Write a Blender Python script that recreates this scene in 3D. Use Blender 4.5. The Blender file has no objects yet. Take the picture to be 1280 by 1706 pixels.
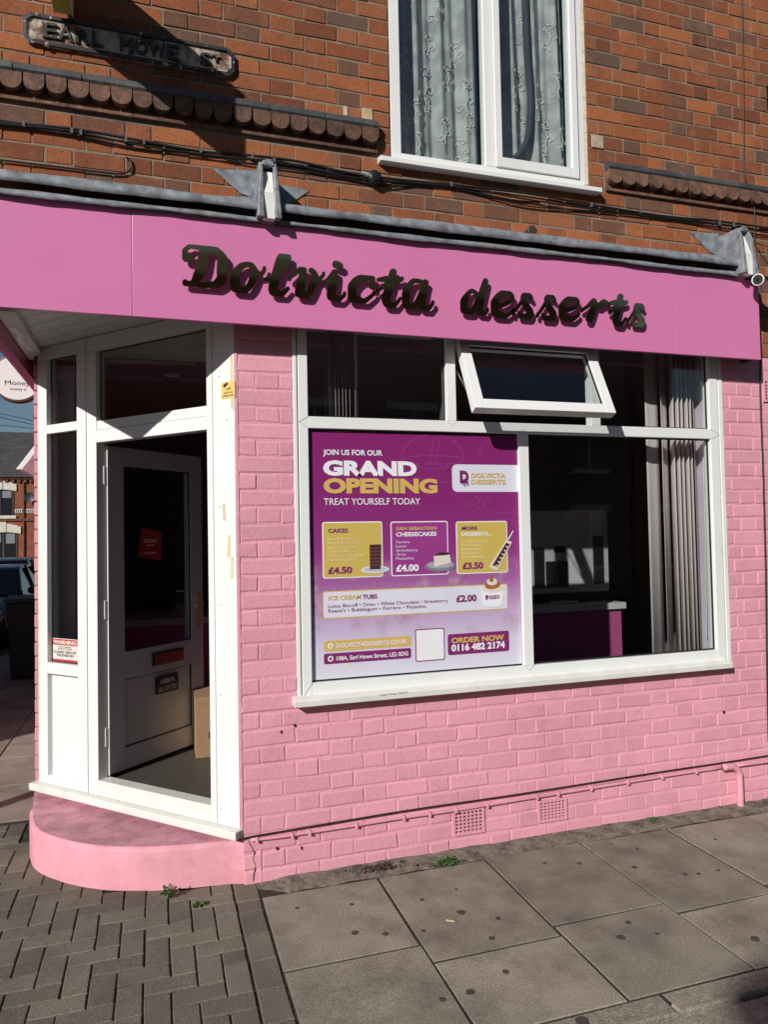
import bpy, bmesh, math, random
import numpy as np
from mathutils import Matrix, Vector
R=math.radians; rnd=random.Random(7)
scn=bpy.context.scene; col=scn.collection
# ------------------------------------------------------------------ camera
F_PX=1199.37; YAW,PITCH,ROLL=-0.306815,0.03196,0.019134
CAM=np.array([-0.87102,-3.7804,1.76701])
def rot(y,p,r):
    cy,sy=math.cos(y),math.sin(y);cp,sp=math.cos(p),math.sin(p);cr,sr=math.cos(r),math.sin(r)
    return np.array([[cy,-sy,0],[sy,cy,0],[0,0,1]])@np.array([[1,0,0],[0,cp,-sp],[0,sp,cp]])@np.array([[cr,0,sr],[0,1,0],[-sr,0,cr]])
RM=rot(YAW,PITCH,ROLL)
cd=bpy.data.cameras.new('camera'); cam=bpy.data.objects.new('camera',cd); col.objects.link(cam); scn.camera=cam
cd.sensor_fit='HORIZONTAL'; cd.sensor_width=36; cd.lens=F_PX/1280*36; cd.clip_start=.05; cd.clip_end=3000
r,f,u=RM[:,0],RM[:,1],RM[:,2]
cam.matrix_world=Matrix(((r[0],u[0],-f[0],CAM[0]),(r[1],u[1],-f[1],CAM[1]),(r[2],u[2],-f[2],CAM[2]),(0,0,0,1)))
def ray(x,y): return RM@np.array([(x-640)/F_PX,1,-(y-853)/F_PX])
def W(x,y,Y=0.0):
    d=ray(x,y); return CAM+d*((Y-CAM[1])/d[1])
def G(x,y,Z=0.0):
    d=ray(x,y); return CAM+d*((Z-CAM[2])/d[2])
def PL(x,y,p,n):
    d=ray(x,y); n=np.array(n); return CAM+d*(((np.array(p)-CAM)@n)/(d@n))
def PX(p):
    v=RM.T@(np.array(p)-CAM)
    return (640+F_PX*v[0]/v[1],853-F_PX*v[2]/v[1],v[1])
# ------------------------------------------------------------------ world, sun, exposure
SUN=Vector((1.11,1.0,-.78)).normalized()
w=bpy.data.worlds.new('World'); scn.world=w; w.use_nodes=True; nt=w.node_tree; nt.nodes.clear()
sky=nt.nodes.new('ShaderNodeTexSky'); sky.sky_type='NISHITA'; sky.sun_disc=False
sky.sun_elevation=math.asin(-SUN.z); sky.sun_rotation=math.atan2(-SUN.x,-SUN.y); sky.air_density=1.0; sky.dust_density=.25; sky.ozone_density=2.5
tc=nt.nodes.new('ShaderNodeTexCoord'); mp=nt.nodes.new('ShaderNodeMapping'); mp.inputs['Scale'].default_value=(1.2,1.2,4)
ns=nt.nodes.new('ShaderNodeTexNoise'); ns.inputs['Scale'].default_value=2.2; ns.inputs['Detail'].default_value=6; ns.inputs['Roughness'].default_value=.6
cr=nt.nodes.new('ShaderNodeValToRGB'); cr.color_ramp.elements[0].position=.54; cr.color_ramp.elements[1].position=.78
cr.color_ramp.elements[1].color=(.55,.55,.55,1)
mx=nt.nodes.new('ShaderNodeMixRGB'); mx.inputs['Color2'].default_value=(6,6.2,6.5,1)
bg=nt.nodes.new('ShaderNodeBackground'); bg.inputs['Strength'].default_value=.05
wo=nt.nodes.new('ShaderNodeOutputWorld'); L=nt.links.new
L(tc.outputs['Generated'],mp.inputs['Vector']); L(mp.outputs['Vector'],ns.inputs['Vector']); L(ns.outputs['Fac'],cr.inputs['Fac'])
L(cr.outputs['Color'],mx.inputs['Fac']); L(sky.outputs['Color'],mx.inputs['Color1']); L(mx.outputs['Color'],bg.inputs['Color']); L(bg.outputs['Background'],wo.inputs['Surface'])
sl=bpy.data.lights.new('sun','SUN'); sl.energy=4.6; sl.angle=R(.53); sl.color=(1,.955,.90)
so=bpy.data.objects.new('sun',sl); col.objects.link(so); so.rotation_euler=SUN.to_track_quat('-Z','Y').to_euler(); so.location=(-20,-20,20)
vs=scn.view_settings; vs.view_transform='Standard'; vs.look='None'; vs.exposure=0.0; vs.gamma=1; vs.use_curve_mapping=False
cy=scn.cycles; cy.use_denoising=True; cy.max_bounces=8; cy.transparent_max_bounces=24; cy.glossy_bounces=4; cy.diffuse_bounces=4
# ------------------------------------------------------------------ materials
MATS={}
def M(name,c,rough=.6,metal=0,var=.08,vs=6,bump=0,bs=60,rv=0,isl=False,c2=None,c2s=3,c2lo=.5,c2hi=.7,spec=.5,coat=0,bd=.004,hue=0,grain=None):
    """procedural principled material: value noise, optional second colour in patches, optional per-piece random tone, bump"""
    if name in MATS: return MATS[name]
    m=bpy.data.materials.new(name); m.use_nodes=True; n=m.node_tree; b=n.nodes['Principled BSDF']; L=n.links.new
    b.inputs['Roughness'].default_value=rough; b.inputs['Metallic'].default_value=metal; b.inputs['Specular IOR Level'].default_value=spec
    b.inputs['Coat Weight'].default_value=coat
    geo=n.nodes.new('ShaderNodeNewGeometry'); pos=geo.outputs['Position']
    no=n.nodes.new('ShaderNodeTexNoise'); no.inputs['Scale'].default_value=vs; no.inputs['Detail'].default_value=5; L(pos,no.inputs['Vector'])
    mr=n.nodes.new('ShaderNodeMapRange'); mr.inputs['From Min'].default_value=.3; mr.inputs['From Max'].default_value=.7
    mr.inputs['To Min'].default_value=1-var; mr.inputs['To Max'].default_value=1+var; L(no.outputs['Fac'],mr.inputs['Value'])
    cur=None
    if c2:
        n2=n.nodes.new('ShaderNodeTexNoise'); n2.inputs['Scale'].default_value=c2s; n2.inputs['Detail'].default_value=6; n2.inputs['Roughness'].default_value=.65; L(pos,n2.inputs['Vector'])
        m2=n.nodes.new('ShaderNodeMapRange'); m2.inputs['From Min'].default_value=c2lo; m2.inputs['From Max'].default_value=c2hi; L(n2.outputs['Fac'],m2.inputs['Value'])
        x=n.nodes.new('ShaderNodeMixRGB'); x.inputs['Color1'].default_value=(*c,1); x.inputs['Color2'].default_value=(*c2,1); L(m2.outputs['Result'],x.inputs['Fac']); cur=x.outputs['Color']
    hs=n.nodes.new('ShaderNodeHueSaturation')
    if cur: L(cur,hs.inputs['Color'])
    else: hs.inputs['Color'].default_value=(*c,1)
    val=mr.outputs['Result']
    if grain:
        ng=n.nodes.new('ShaderNodeTexNoise'); ng.inputs['Scale'].default_value=grain[0]; ng.inputs['Detail'].default_value=2; L(pos,ng.inputs['Vector'])
        mg=n.nodes.new('ShaderNodeMapRange'); mg.inputs['From Min'].default_value=.32; mg.inputs['From Max'].default_value=.68; mg.inputs['To Min'].default_value=1-grain[1]; mg.inputs['To Max'].default_value=1+grain[1]; L(ng.outputs['Fac'],mg.inputs['Value'])
        um=n.nodes.new('ShaderNodeMath'); um.operation='MULTIPLY'; L(val,um.inputs[0]); L(mg.outputs['Result'],um.inputs[1]); val=um.outputs[0]
    if rv or hue:
        if isl: rs=geo.outputs['Random Per Island']
        else:
            oi=n.nodes.new('ShaderNodeObjectInfo'); rs=oi.outputs['Random']
        m3=n.nodes.new('ShaderNodeMapRange'); m3.inputs['To Min'].default_value=1-rv; m3.inputs['To Max'].default_value=1+rv; L(rs,m3.inputs['Value'])
        mu=n.nodes.new('ShaderNodeMath'); mu.operation='MULTIPLY'; L(val,mu.inputs[0]); L(m3.outputs['Result'],mu.inputs[1]); val=mu.outputs[0]
        if hue:
            a=n.nodes.new('ShaderNodeMath'); a.operation='MULTIPLY'; a.inputs[1].default_value=17.3; L(rs,a.inputs[0])
            fr=n.nodes.new('ShaderNodeMath'); fr.operation='FRACT'; L(a.outputs[0],fr.inputs[0])
            m4=n.nodes.new('ShaderNodeMapRange'); m4.inputs['To Min'].default_value=.5-hue; m4.inputs['To Max'].default_value=.5+hue; L(fr.outputs[0],m4.inputs['Value']); L(m4.outputs['Result'],hs.inputs['Hue'])
    L(val,hs.inputs['Value']); L(hs.outputs['Color'],b.inputs['Base Color'])
    if bump:
        nb=n.nodes.new('ShaderNodeTexNoise'); nb.inputs['Scale'].default_value=bs; nb.inputs['Detail'].default_value=6; L(pos,nb.inputs['Vector'])
        bp=n.nodes.new('ShaderNodeBump'); bp.inputs['Strength'].default_value=bump; bp.inputs['Distance'].default_value=bd; L(nb.outputs['Fac'],bp.inputs['Height']); L(bp.outputs['Normal'],b.inputs['Normal'])
    MATS[name]=m; return m
def glass(name,tint=(1,1,1),refl=1.0):
    m=bpy.data.materials.new(name); m.use_nodes=True; n=m.node_tree; n.nodes.clear(); L=n.links.new
    o=n.nodes.new('ShaderNodeOutputMaterial'); t=n.nodes.new('ShaderNodeBsdfTransparent'); t.inputs['Color'].default_value=(*tint,1)
    g=n.nodes.new('ShaderNodeBsdfGlossy'); g.inputs['Roughness'].default_value=.012
    geo=n.nodes.new('ShaderNodeNewGeometry'); no=n.nodes.new('ShaderNodeTexNoise'); no.inputs['Scale'].default_value=1.3; L(geo.outputs['Position'],no.inputs['Vector'])
    bp=n.nodes.new('ShaderNodeBump'); bp.inputs['Strength'].default_value=.05; bp.inputs['Distance'].default_value=.02; L(no.outputs['Fac'],bp.inputs['Height']); L(bp.outputs['Normal'],g.inputs['Normal'])
    lw=n.nodes.new('ShaderNodeLayerWeight'); lw.inputs['Blend'].default_value=.5      # Schlick for either face; each face stands for the two of a double-glazed pane
    pw_=n.nodes.new('ShaderNodeMath'); pw_.operation='POWER'; pw_.inputs[1].default_value=5; L(lw.outputs['Facing'],pw_.inputs[0])
    fr=n.nodes.new('ShaderNodeMath'); fr.operation='MULTIPLY_ADD'; fr.inputs[1].default_value=.92; fr.inputs[2].default_value=.08; L(pw_.outputs[0],fr.inputs[0])
    mx=n.nodes.new('ShaderNodeMixShader'); L(fr.outputs[0],mx.inputs['Fac']); L(t.outputs[0],mx.inputs[1]); L(g.outputs[0],mx.inputs[2]); L(mx.outputs[0],o.inputs['Surface'])
    MATS[name]=m; return m
def brickmat(name,isl):
    m=bpy.data.materials.new(name); m.use_nodes=True; n=m.node_tree; b=n.nodes['Principled BSDF']; L=n.links.new
    b.inputs['Roughness'].default_value=.88; b.inputs['Specular IOR Level'].default_value=.25
    geo=n.nodes.new('ShaderNodeNewGeometry'); pos=geo.outputs['Position']
    if isl: rs=geo.outputs['Random Per Island']
    else: rs=n.nodes.new('ShaderNodeObjectInfo').outputs['Random']
    cr=n.nodes.new('ShaderNodeValToRGB'); E=cr.color_ramp.elements; E[0].position=0; E[0].color=(.165,.058,.030,1); E[1].position=1; E[1].color=(.135,.085,.060,1)
    for p,c in ((.2,(.30,.095,.038)),(.42,(.39,.135,.052)),(.58,(.24,.074,.032)),(.72,(.35,.126,.052)),(.86,(.19,.075,.042))):
        e=E.new(p); e.color=(*c,1)
    L(rs,cr.inputs['Fac'])
    def noise(s,d=5,r=.6):
        x=n.nodes.new('ShaderNodeTexNoise'); x.inputs['Scale'].default_value=s; x.inputs['Detail'].default_value=d; x.inputs['Roughness'].default_value=r; L(pos,x.inputs['Vector']); return x.outputs['Fac']
    def mrange(v,a,b_,c,d):
        x=n.nodes.new('ShaderNodeMapRange'); x.inputs['From Min'].default_value=a; x.inputs['From Max'].default_value=b_; x.inputs['To Min'].default_value=c; x.inputs['To Max'].default_value=d; L(v,x.inputs['Value']); return x.outputs['Result']
    x1=n.nodes.new('ShaderNodeMixRGB'); x1.inputs['Color2'].default_value=(.36,.165,.082,1); L(mrange(noise(9,6,.7),.52,.75,0,.6),x1.inputs['Fac']); L(cr.outputs['Color'],x1.inputs['Color1'])
    x2=n.nodes.new('ShaderNodeMixRGB'); x2.inputs['Color2'].default_value=(.10,.055,.04,1); L(mrange(noise(3.2,9,.75),.48,.72,0,.62),x2.inputs['Fac']); L(x1.outputs['Color'],x2.inputs['Color1'])
    x3=n.nodes.new('ShaderNodeMixRGB'); x3.inputs['Color2'].default_value=(.07,.035,.025,1); L(mrange(noise(85,4,.7),.57,.70,0,.75),x3.inputs['Fac']); L(x2.outputs['Color'],x3.inputs['Color1'])
    L(x3.outputs['Color'],b.inputs['Base Color'])
    bp=n.nodes.new('ShaderNodeBump'); bp.inputs['Strength'].default_value=.9; bp.inputs['Distance'].default_value=.006; L(noise(60,9,.75),bp.inputs['Height']); L(bp.outputs['Normal'],b.inputs['Normal'])
    MATS[name]=m; return m
BRICK=brickmat('red brick',False); BRICKS=brickmat('red brick mass',True)
MORTAR=M('mortar',(.235,.175,.125),.95,var=.25,vs=14,bump=.7,bs=90,c2=(.10,.085,.07),c2s=2.5)
PK=(.72,.335,.405)
PINKB=M('pink masonry paint',PK,.55,var=.05,vs=5,bump=.4,bs=46,rv=.07,c2=(.56,.26,.315),c2s=2.6,c2lo=.48,c2hi=.78,spec=.3,bd=.006)
PINKS=M('pink masonry paint mass',PK,.55,var=.05,vs=5,bump=.4,bs=46,rv=.07,isl=True,c2=(.56,.26,.315),c2s=2.6,c2lo=.48,c2hi=.78,spec=.3,bd=.006)
PINKM=M('pink painted joints',(.73,.345,.415),.55,var=.05,vs=9,bump=.5,bs=45,spec=.3,bd=.008)
STEPM=M('pink painted concrete',(.71,.325,.39),.6,var=.08,vs=7,bump=.4,bs=50,c2=(.56,.24,.26),c2s=5,c2lo=.52,c2hi=.75,spec=.25)
FASC=M('pink fascia sheet',(.66,.20,.412),.30,var=.02,vs=1.3,spec=.45,c2=(.67,.225,.435),c2s=1.1,c2lo=.45,c2hi=.75)
FASCD=M('pink fascia edge',(.45,.11,.22),.4,var=.02)
PVC=M('white upvc',(.78,.79,.78),.28,var=.02,vs=3,c2=(.62,.61,.57),c2s=2.2,c2lo=.62,c2hi=.9)
PVCD=M('white upvc weathered sill',(.70,.70,.65),.4,var=.06,vs=9,c2=(.45,.44,.38),c2s=7,c2lo=.6,c2hi=.85)
SOFF=M('white soffit board',(.62,.60,.56),.5,var=.06,vs=8,c2=(.38,.36,.33),c2s=4,c2lo=.55,c2hi=.8)
CREAM=M('flaking cream paint',(.70,.64,.50),.7,var=.2,vs=30,bump=.6,bs=80)
GASK=M('black gasket',(.012,.012,.013),.5,var=0)
BLACK=M('black plastic',(.012,.012,.013),.4,var=.1)
CABLE=M('black cable',(.014,.013,.013),.45,var=.1)
LEAD=M('grey lead sheet',(.235,.255,.28),.5,metal=.1,var=.35,vs=22,bump=.3,bs=22,c2=(.12,.12,.125),c2s=5,c2lo=.5,c2hi=.72,bd=.006)
WHITEP=M('white paint chipped',(.78,.77,.74),.5,var=.06,vs=12,c2=(.3,.28,.26),c2s=14,c2lo=.66,c2hi=.74)
COPE=M('dark grey painted coping',(.058,.060,.064),.65,var=.2,vs=12,bump=.6,bs=60,c2=(.10,.10,.10),c2s=8,rv=.15)
SCAL=M('brown terracotta moulding',(.14,.070,.043),.85,var=.3,vs=20,bump=.8,bs=60,rv=.3,c2=(.07,.045,.035),c2s=12,c2lo=.5,c2hi=.68,grain=(90,.25))
GLASS=glass('window glass',(.94,.97,.96)); GLASSD=glass('door glass',(.9,.93,.92))
GOLD=M('gold mirror acrylic',(.52,.43,.20),.05,metal=1,var=.02); LETTSIDE=M('black letter edge',(.01,.009,.008),.3,var=0)
SLAB=M('concrete paving',(.248,.220,.172),.92,var=.12,vs=5,bump=.8,bs=190,rv=.16,c2=(.140,.122,.096),c2s=3.4,c2lo=.44,c2hi=.72,bd=.003,grain=(150,.30))
PAVER=M('block paver',(.162,.142,.110),.93,var=.2,vs=160,bump=1,bs=170,rv=.22,c2=(.105,.09,.069),c2s=2.5,c2lo=.45,c2hi=.7,bd=.004,grain=(210,.38))
KERB=M('granite kerb',(.25,.22,.175),.9,var=.2,vs=30,bump=1,bs=130,rv=.12,bd=.004,grain=(180,.4))
JOINT=M('dirty sand joints',(.030,.026,.021),1,var=.4,vs=40,bump=1,bs=100,c2=(.03,.045,.012),c2s=4,c2lo=.58,c2hi=.7)
ROAD=M('asphalt',(.05,.05,.05),.93,var=.25,vs=90,bump=.8,bs=140)
def plain(n,c,r=.5,**k): return M(n,c,r,var=k.pop('var',.03),**k)
# ------------------------------------------------------------------ mesh helpers
class MB:
    def __init__(s): s.v=[]; s.f=[]
    def add(s,vs,fs):
        o=len(s.v); s.v+= [tuple(map(float,p)) for p in vs]; s.f+=[tuple(i+o for i in q) for q in fs]; return s
    def box(s,x0,x1,y0,y1,z0,z1,T=None):
        p=[(x,y,z) for x in (x0,x1) for y in (y0,y1) for z in (z0,z1)]
        if T is not None: p=[T(*a) for a in p]
        return s.add(p,[(0,1,3,2),(4,6,7,5),(0,4,5,1),(2,3,7,6),(0,2,6,4),(1,5,7,3)])
    def prism(s,poly,T0,T1):
        n=len(poly); a=[T0(*p) for p in poly]; b=[T1(*p) for p in poly]
        return s.add(a+b,[tuple(range(n-1,-1,-1)),tuple(range(n,2*n))]+[(i,(i+1)%n,n+(i+1)%n,n+i) for i in range(n)])
    def tube(s,path,r,seg=8,cap=True):
        P=[Vector(p) for p in path]; rr=r if isinstance(r,(list,tuple)) else [r]*len(P); rings=[]; up=None
        for i,p in enumerate(P):
            t=(P[min(i+1,len(P)-1)]-P[max(i-1,0)]).normalized()
            if up is None: up=Vector((0,0,1)) if abs(t.z)<.9 else Vector((1,0,0))
            a=t.cross(up).normalized(); b=a.cross(t).normalized(); up=b
            rings.append([p+rr[i]*(a*math.cos(k*2*math.pi/seg)+b*math.sin(k*2*math.pi/seg)) for k in range(seg)])
        o=[tuple(v) for g in rings for v in g]; fs=[]
        for i in range(len(P)-1):
            for k in range(seg): fs.append((i*seg+k,i*seg+(k+1)%seg,(i+1)*seg+(k+1)%seg,(i+1)*seg+k))
        if cap: fs+= [tuple(range(seg-1,-1,-1)),tuple(range((len(P)-1)*seg,len(P)*seg))]
        return s.add(o,fs)
    def lathe(s,prof,seg=20,T=None):
        """prof: (radius,height) list about z"""
        o=[];fs=[]
        for rr,h in prof:
            for k in range(seg):
                p=(rr*math.cos(k*2*math.pi/seg),rr*math.sin(k*2*math.pi/seg),h); o.append(T(*p) if T else p)
        for i in range(len(prof)-1):
            for k in range(seg): fs.append((i*seg+k,i*seg+(k+1)%seg,(i+1)*seg+(k+1)%seg,(i+1)*seg+k))
        fs+=[tuple(range(seg-1,-1,-1)),tuple(range((len(prof)-1)*seg,len(prof)*seg))]
        return s.add(o,fs)
    def mesh(s,name):
        me=bpy.data.meshes.new(name); me.from_pydata(s.v,[],s.f); bm=bmesh.new(); bm.from_mesh(me); bmesh.ops.recalc_face_normals(bm,faces=bm.faces); bm.to_mesh(me); bm.free(); return me
    def build(s,name,mat,parent=None,bevel=0,smooth=False,**tags):
        o=bpy.data.objects.new(name,s.mesh(name)); o.data.materials.append(mat); col.objects.link(o); put(o,parent)
        if bevel:
            b=o.modifiers.new('bevel','BEVEL'); b.width=bevel; b.segments=2; b.limit_method='ANGLE'; b.angle_limit=R(40)
        if smooth:
            for p in o.data.polygons: p.use_smooth=True
        for k,v in tags.items(): o[k]=v
        return o
def put(o,parent):
    if parent is not None:
        o.parent=parent
        if parent.type=='EMPTY' and parent.parent is None: o.matrix_parent_inverse=Matrix.Translation(-parent.location)
def thing(name,label,cat,loc=(0,0,0),group=None):
    o=bpy.data.objects.new(name,None); o.location=loc; o.empty_display_size=.1; col.objects.link(o); o['label']=label; o['category']=cat
    if group: o['group']=group
    return o
def tag(o,label,cat,group=None):
    o['label']=label; o['category']=cat
    if group: o['group']=group
    return o
def smooth_path(P,n=6):
    out=[]; P=[np.array(p,float) for p in P]; Q=[2*P[0]-P[1]]+P+[2*P[-1]-P[-2]]
    for i in range(1,len(Q)-2):
        for k in range(n):
            t=k/n; a,b,c,d=Q[i-1:i+3]
            out.append(.5*((2*b)+(c-a)*t+(2*a-5*b+4*c-d)*t*t+(3*b-a-3*c+d)*t**3))
    return out+[P[-1]]
def rrect(x0,x1,z0,z1,r,n=5):
    P=[]
    for cx,cz,a in ((x1-r,z1-r,0),(x0+r,z1-r,90),(x0+r,z0+r,180),(x1-r,z0+r,270)):
        for k in range(n+1):
            t=R(a+90*k/n); P.append((cx+r*math.cos(t),cz+r*math.sin(t)))
    return P
def sheet(poly,y0,y1):   # upright plate parallel to the street wall
    return MB().prism(poly,lambda x,z:(x,y0,z),lambda x,z:(x,y1,z))
def text(body,T,width,height,bold=0.0,depth=.0008):
    """lettering from the built-in font as a mesh, fitted to width x height; T(x,y,d) places it"""
    cu=bpy.data.curves.new('t','FONT'); cu.body=body; cu.size=1; cu.offset=bold; cu.extrude=.5; cu.resolution_u=3
    o=bpy.data.objects.new('t',cu); col.objects.link(o); bpy.context.view_layer.update()
    me=bpy.data.meshes.new_from_object(o.evaluated_get(bpy.context.evaluated_depsgraph_get())); bpy.data.objects.remove(o); bpy.data.curves.remove(cu)
    n=len(me.vertices); a=np.zeros(n*3); me.vertices.foreach_get('co',a); a=a.reshape(-1,3)
    lo,hi=a.min(0),a.max(0)
    low=min(0,lo[1]) if any(ch in body for ch in 'gjpqy,') else 0     # keep the baseline at zero
    sx=width/(hi[0]-lo[0]); sy=height/.73
    for i,v in enumerate(me.vertices): v.co=T((a[i,0]-lo[0])*sx,a[i,1]*sy,(.5+a[i,2])*depth)
    bm=bmesh.new(); bm.from_mesh(me); bmesh.ops.recalc_face_normals(bm,faces=bm.faces); bm.to_mesh(me); bm.free()
    return me
def textobj(name,me,mat,parent):
    me.materials.clear(); me.materials.append(mat); o=bpy.data.objects.new(name,me); col.objects.link(o); put(o,parent); return o
def walltext(body,a,b,h,mat,parent,Y,bold=0.0,name='lettering'):
    """text whose baseline runs from photo pixel a to photo pixel b on plane Y, capital height h photo pixels"""
    p,q_=W(*a,Y),W(*b,Y); t=W(a[0],a[1]-h,Y); z=(p[2]+q_[2])/2
    return textobj(name,text(body,lambda x,y,d:(p[0]+x,Y-d,z+y),q_[0]-p[0],t[2]-p[2],bold),mat,parent)
# ================================================================== SETTING
K=1.0696
g=MB().add([(-400,-400,-.125),(400,-400,-.125),(400,600,-.125),(-400,600,-.125)],[(0,1,2,3)]).build('road',ROAD,kind='structure')
PAV=MB(); PAV.box(-.42,6,-1.47,.02,-.3,-.0058); PAV.box(-3.3,-.42,-1.47,9,-.3,-.0075); PAV.box(-3.3,-1.5,9,38,-.3,-.0075)
pav=PAV.build('pavement',JOINT,kind='structure')
# paving slabs, kerb stones and block pavers: children of the pavement
def piece(name,x0,x1,y0,y1,z1,mat,parent,th=.05,ch=.0025,jit=.0):
    m=MB(); c=ch; j=lambda:rnd.uniform(-jit,jit)
    b=[(x0,y0),(x1,y0),(x1,y1),(x0,y1)]; b=[(x+j(),y+j()) for x,y in b]
    cx=(x0+x1)/2; cyy=(y0+y1)/2
    i=[(x+(c if x<cx else -c),y+(c if y<cyy else -c)) for x,y in b]
    zz=[z1+rnd.uniform(-.0015,.0015) for _ in b]
    m.add([(x,y,z1-th) for x,y in b]+[(x,y,z1-c) for x,y in b]+[(p[0],p[1],zz[k]) for k,p in enumerate(i)],
          [(0,1,5,4),(1,2,6,5),(2,3,7,6),(3,0,4,7),(4,5,9,8),(5,6,10,9),(6,7,11,10),(7,4,8,11),(8,9,10,11)])
    o=m.build(name,mat,parent); return o
MSTRIP=M('mortar fillet',(.19,.165,.13),.95,var=.3,vs=40,bump=1,bs=60,c2=(.07,.06,.05),c2s=11,c2lo=.45,c2hi=.65,grain=(260,.3))
xs=[-.395,.205,.812,1.41,1.99,2.59,3.19,3.79,4.39]
for k in range(len(xs)-1):
    a,b=xs[k]+.0068,xs[k+1]-.0068; st=[-.80,-.94,-.86,-.955,-.88,-.95,-.83,-.93][k]
    piece('paving_slab',a,b,st+.007,-.155+rnd.uniform(-.01,.01),.0,SLAB,pav,jit=.004)
    piece('paving_slab',a,b,-1.405,st-.007,-.001,SLAB,pav,jit=.004)
x=-.43
m=MB()
prev=None
for i in range(70):     # uneven mortar fillet at the foot of the wall
    X=-.40+i*.075; d=-.142+rnd.uniform(-.016,.010); h=.002+rnd.uniform(-.002,.006)
    cur=[(X,d,-.005),(X,d+.03+rnd.uniform(0,.03),.001+h*.4),(X,.01,.006+h)]
    if i<2: cur=[(X,-.06-.04*i,-.006),(X,-.03,-.002),(X,.01,.002)]
    if prev: m.add(prev+cur,[(0,3,4,1),(1,4,5,2)])
    prev=cur
m.build('mortar_fillet',MSTRIP,pav)
x=-.36; i=0
while x<5:
    l=[.62,.17,.52,.6,.58][i%5]; piece('kerb_stone',x,x+l-.006,-1.52,-1.41,-.004,KERB,pav,.14,.008,.003); x+=l; i+=1
x=-3.2; i=0
while x<5:
    l=.9; piece('kerb_stone',x,x+l-.006,-1.68,-1.527,-.012,KERB,pav,.16,.012,.003); x+=l; i+=1
# block pavers: one soldier row beside the slabs, then herringbone
y=-1.40; i=0
stepcurve=[(-.372,-.004),(-.46,.012),(-.537,.036),(-.66,.05),(-.772,.068),(-.90,.095),(-1.032,.142),(-1.15,.195),(-1.27,.28),(-1.38,.385),(-1.467,.49),(-1.53,.61),(-1.566,.755),(-1.59,.90)]
def instep(x,y):      # under the curved doorstep or the building
    if y>.9: return x>-1.61
    px=[p[0] for p in stepcurve][::-1]; py=[p[1] for p in stepcurve][::-1]
    return x>px[0] and y>np.interp(x,px,py)+.03 if x<-.372 else y>-.02
while y<-.02:
    l=[.205,.105,.205,.205,.205][i%5]; piece('paver',-.512,-.402,y,y+l-.007,0,PAVER,pav,.05,.0035,.002); y+=l; i+=1
cells=[]; u=.1035
for a in range(-40,40):
    for b in range(-14,14):
        for (cx,cyy,wx,wy) in ((0,0,2,1),(2,-1,1,2)):
            X=-.52-(a+4*b+cx)*u-wx*u; Y=-1.40+(a+cyy)*u
            x0,x1,y0,y1=X,X+wx*u,Y,Y+wy*u
            if x1>-.515+1e-6 or x0<-3.2 or y0<-1.41 or y1>1.35: continue
            if instep((x0+x1)/2,(y0+y1)/2) or (instep(x0,y1) and instep(x1,y1)): continue
            cells.append((x0,x1,y0,y1))
# fill the stepped edges left along the soldier row with half blocks
occ=set()
for c in cells:
    for ix in range(int(round((c[1]-c[0])/u))):
        for iy in range(int(round((c[3]-c[2])/u))): occ.add((round((-.52-c[0])/u-ix),round((c[2]+1.40)/u+iy)))
for ix in range(1,26):
    for iy in range(0,26):
        if (ix,iy) not in occ:
            x0=-.52-ix*u; y0=-1.40+iy*u
            if x0<-3.2 or y0>1.25 or instep(x0+u/2,y0+u/2): continue
            cells.append((x0,x0+u,y0,y0+u))
def show(c):
    p=PX(((c[0]+c[1])/2,(c[2]+c[3])/2,0)); return (0 if -20<p[0]<1300 and 1100<p[1]<1730 else 5)+p[2]*.01
cells.sort(key=show); rest=MB()
for k,c in enumerate(cells):
    if k<270: piece('paver',c[0]+.0034,c[1]-.0034,c[2]+.0034,c[3]-.0034,rnd.uniform(-.002,.002),PAVER,pav,.05,.0035,.002)
    else: rest.box(c[0]+.0034,c[1]-.0034,c[2]+.0034,c[3]-.0034,-.05,0)
if rest.v: rest.build('paver_field',PAVER,pav)['kind']='stuff'
for i in range(10):
    for k in range(3):
        y0=1.36+i*.75+(.2 if k%2 else 0); piece('paving_slab',-3.2+k*.54,-3.2+k*.54+.53,y0,y0+.74,0,SLAB,pav,.05,.005,.004)
piece('kerb_stone',-3.36,-3.21,-1.4,9,-.01,KERB,pav,.16,.01,0)
# chewing gum spots trodden into the slabs: flat stains
GUM=plain('old gum',(.055,.048,.042),.8)
gum=MB()
for (px,py,rr) in ((591,1553,.016),(642,1555,.014),(705,1550,.010),(768,1519,.022),(703,1498,.012),(830,1529,.012),(820,1562,.014),(843,1618,.014),(783,1652,.017),(737,1664,.013),(1057,1444,.016),(1061,1413,.01),(965,1438,.012),(908,1437,.012),(1035,1561,.020),(1047,1536,.014),(1142,1456,.012),(1164,1455,.011),(1197,1449,.010),(1258,1563,.02),(1192,1398,.010),(495,1512,.01),(586,1506,.01),(970,1700,.025),(1095,1555,.009),(1018,1406,.008),(760,1481,.009)):
    p=G(px,py,.0012); n=9; a0=rnd.random()*6
    ring=[(p[0]+rr*rnd.uniform(.8,1.15)*math.cos(a0+k*2*math.pi/n),p[1]+rr*rnd.uniform(.8,1.15)*math.sin(a0+k*2*math.pi/n)) for k in range(n)]
    gum.prism(ring,lambda x,y:(x,y,-.003),lambda x,y:(x,y,.0022))
gum.build('gum_spots',GUM,pav)['kind']='stuff'
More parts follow.
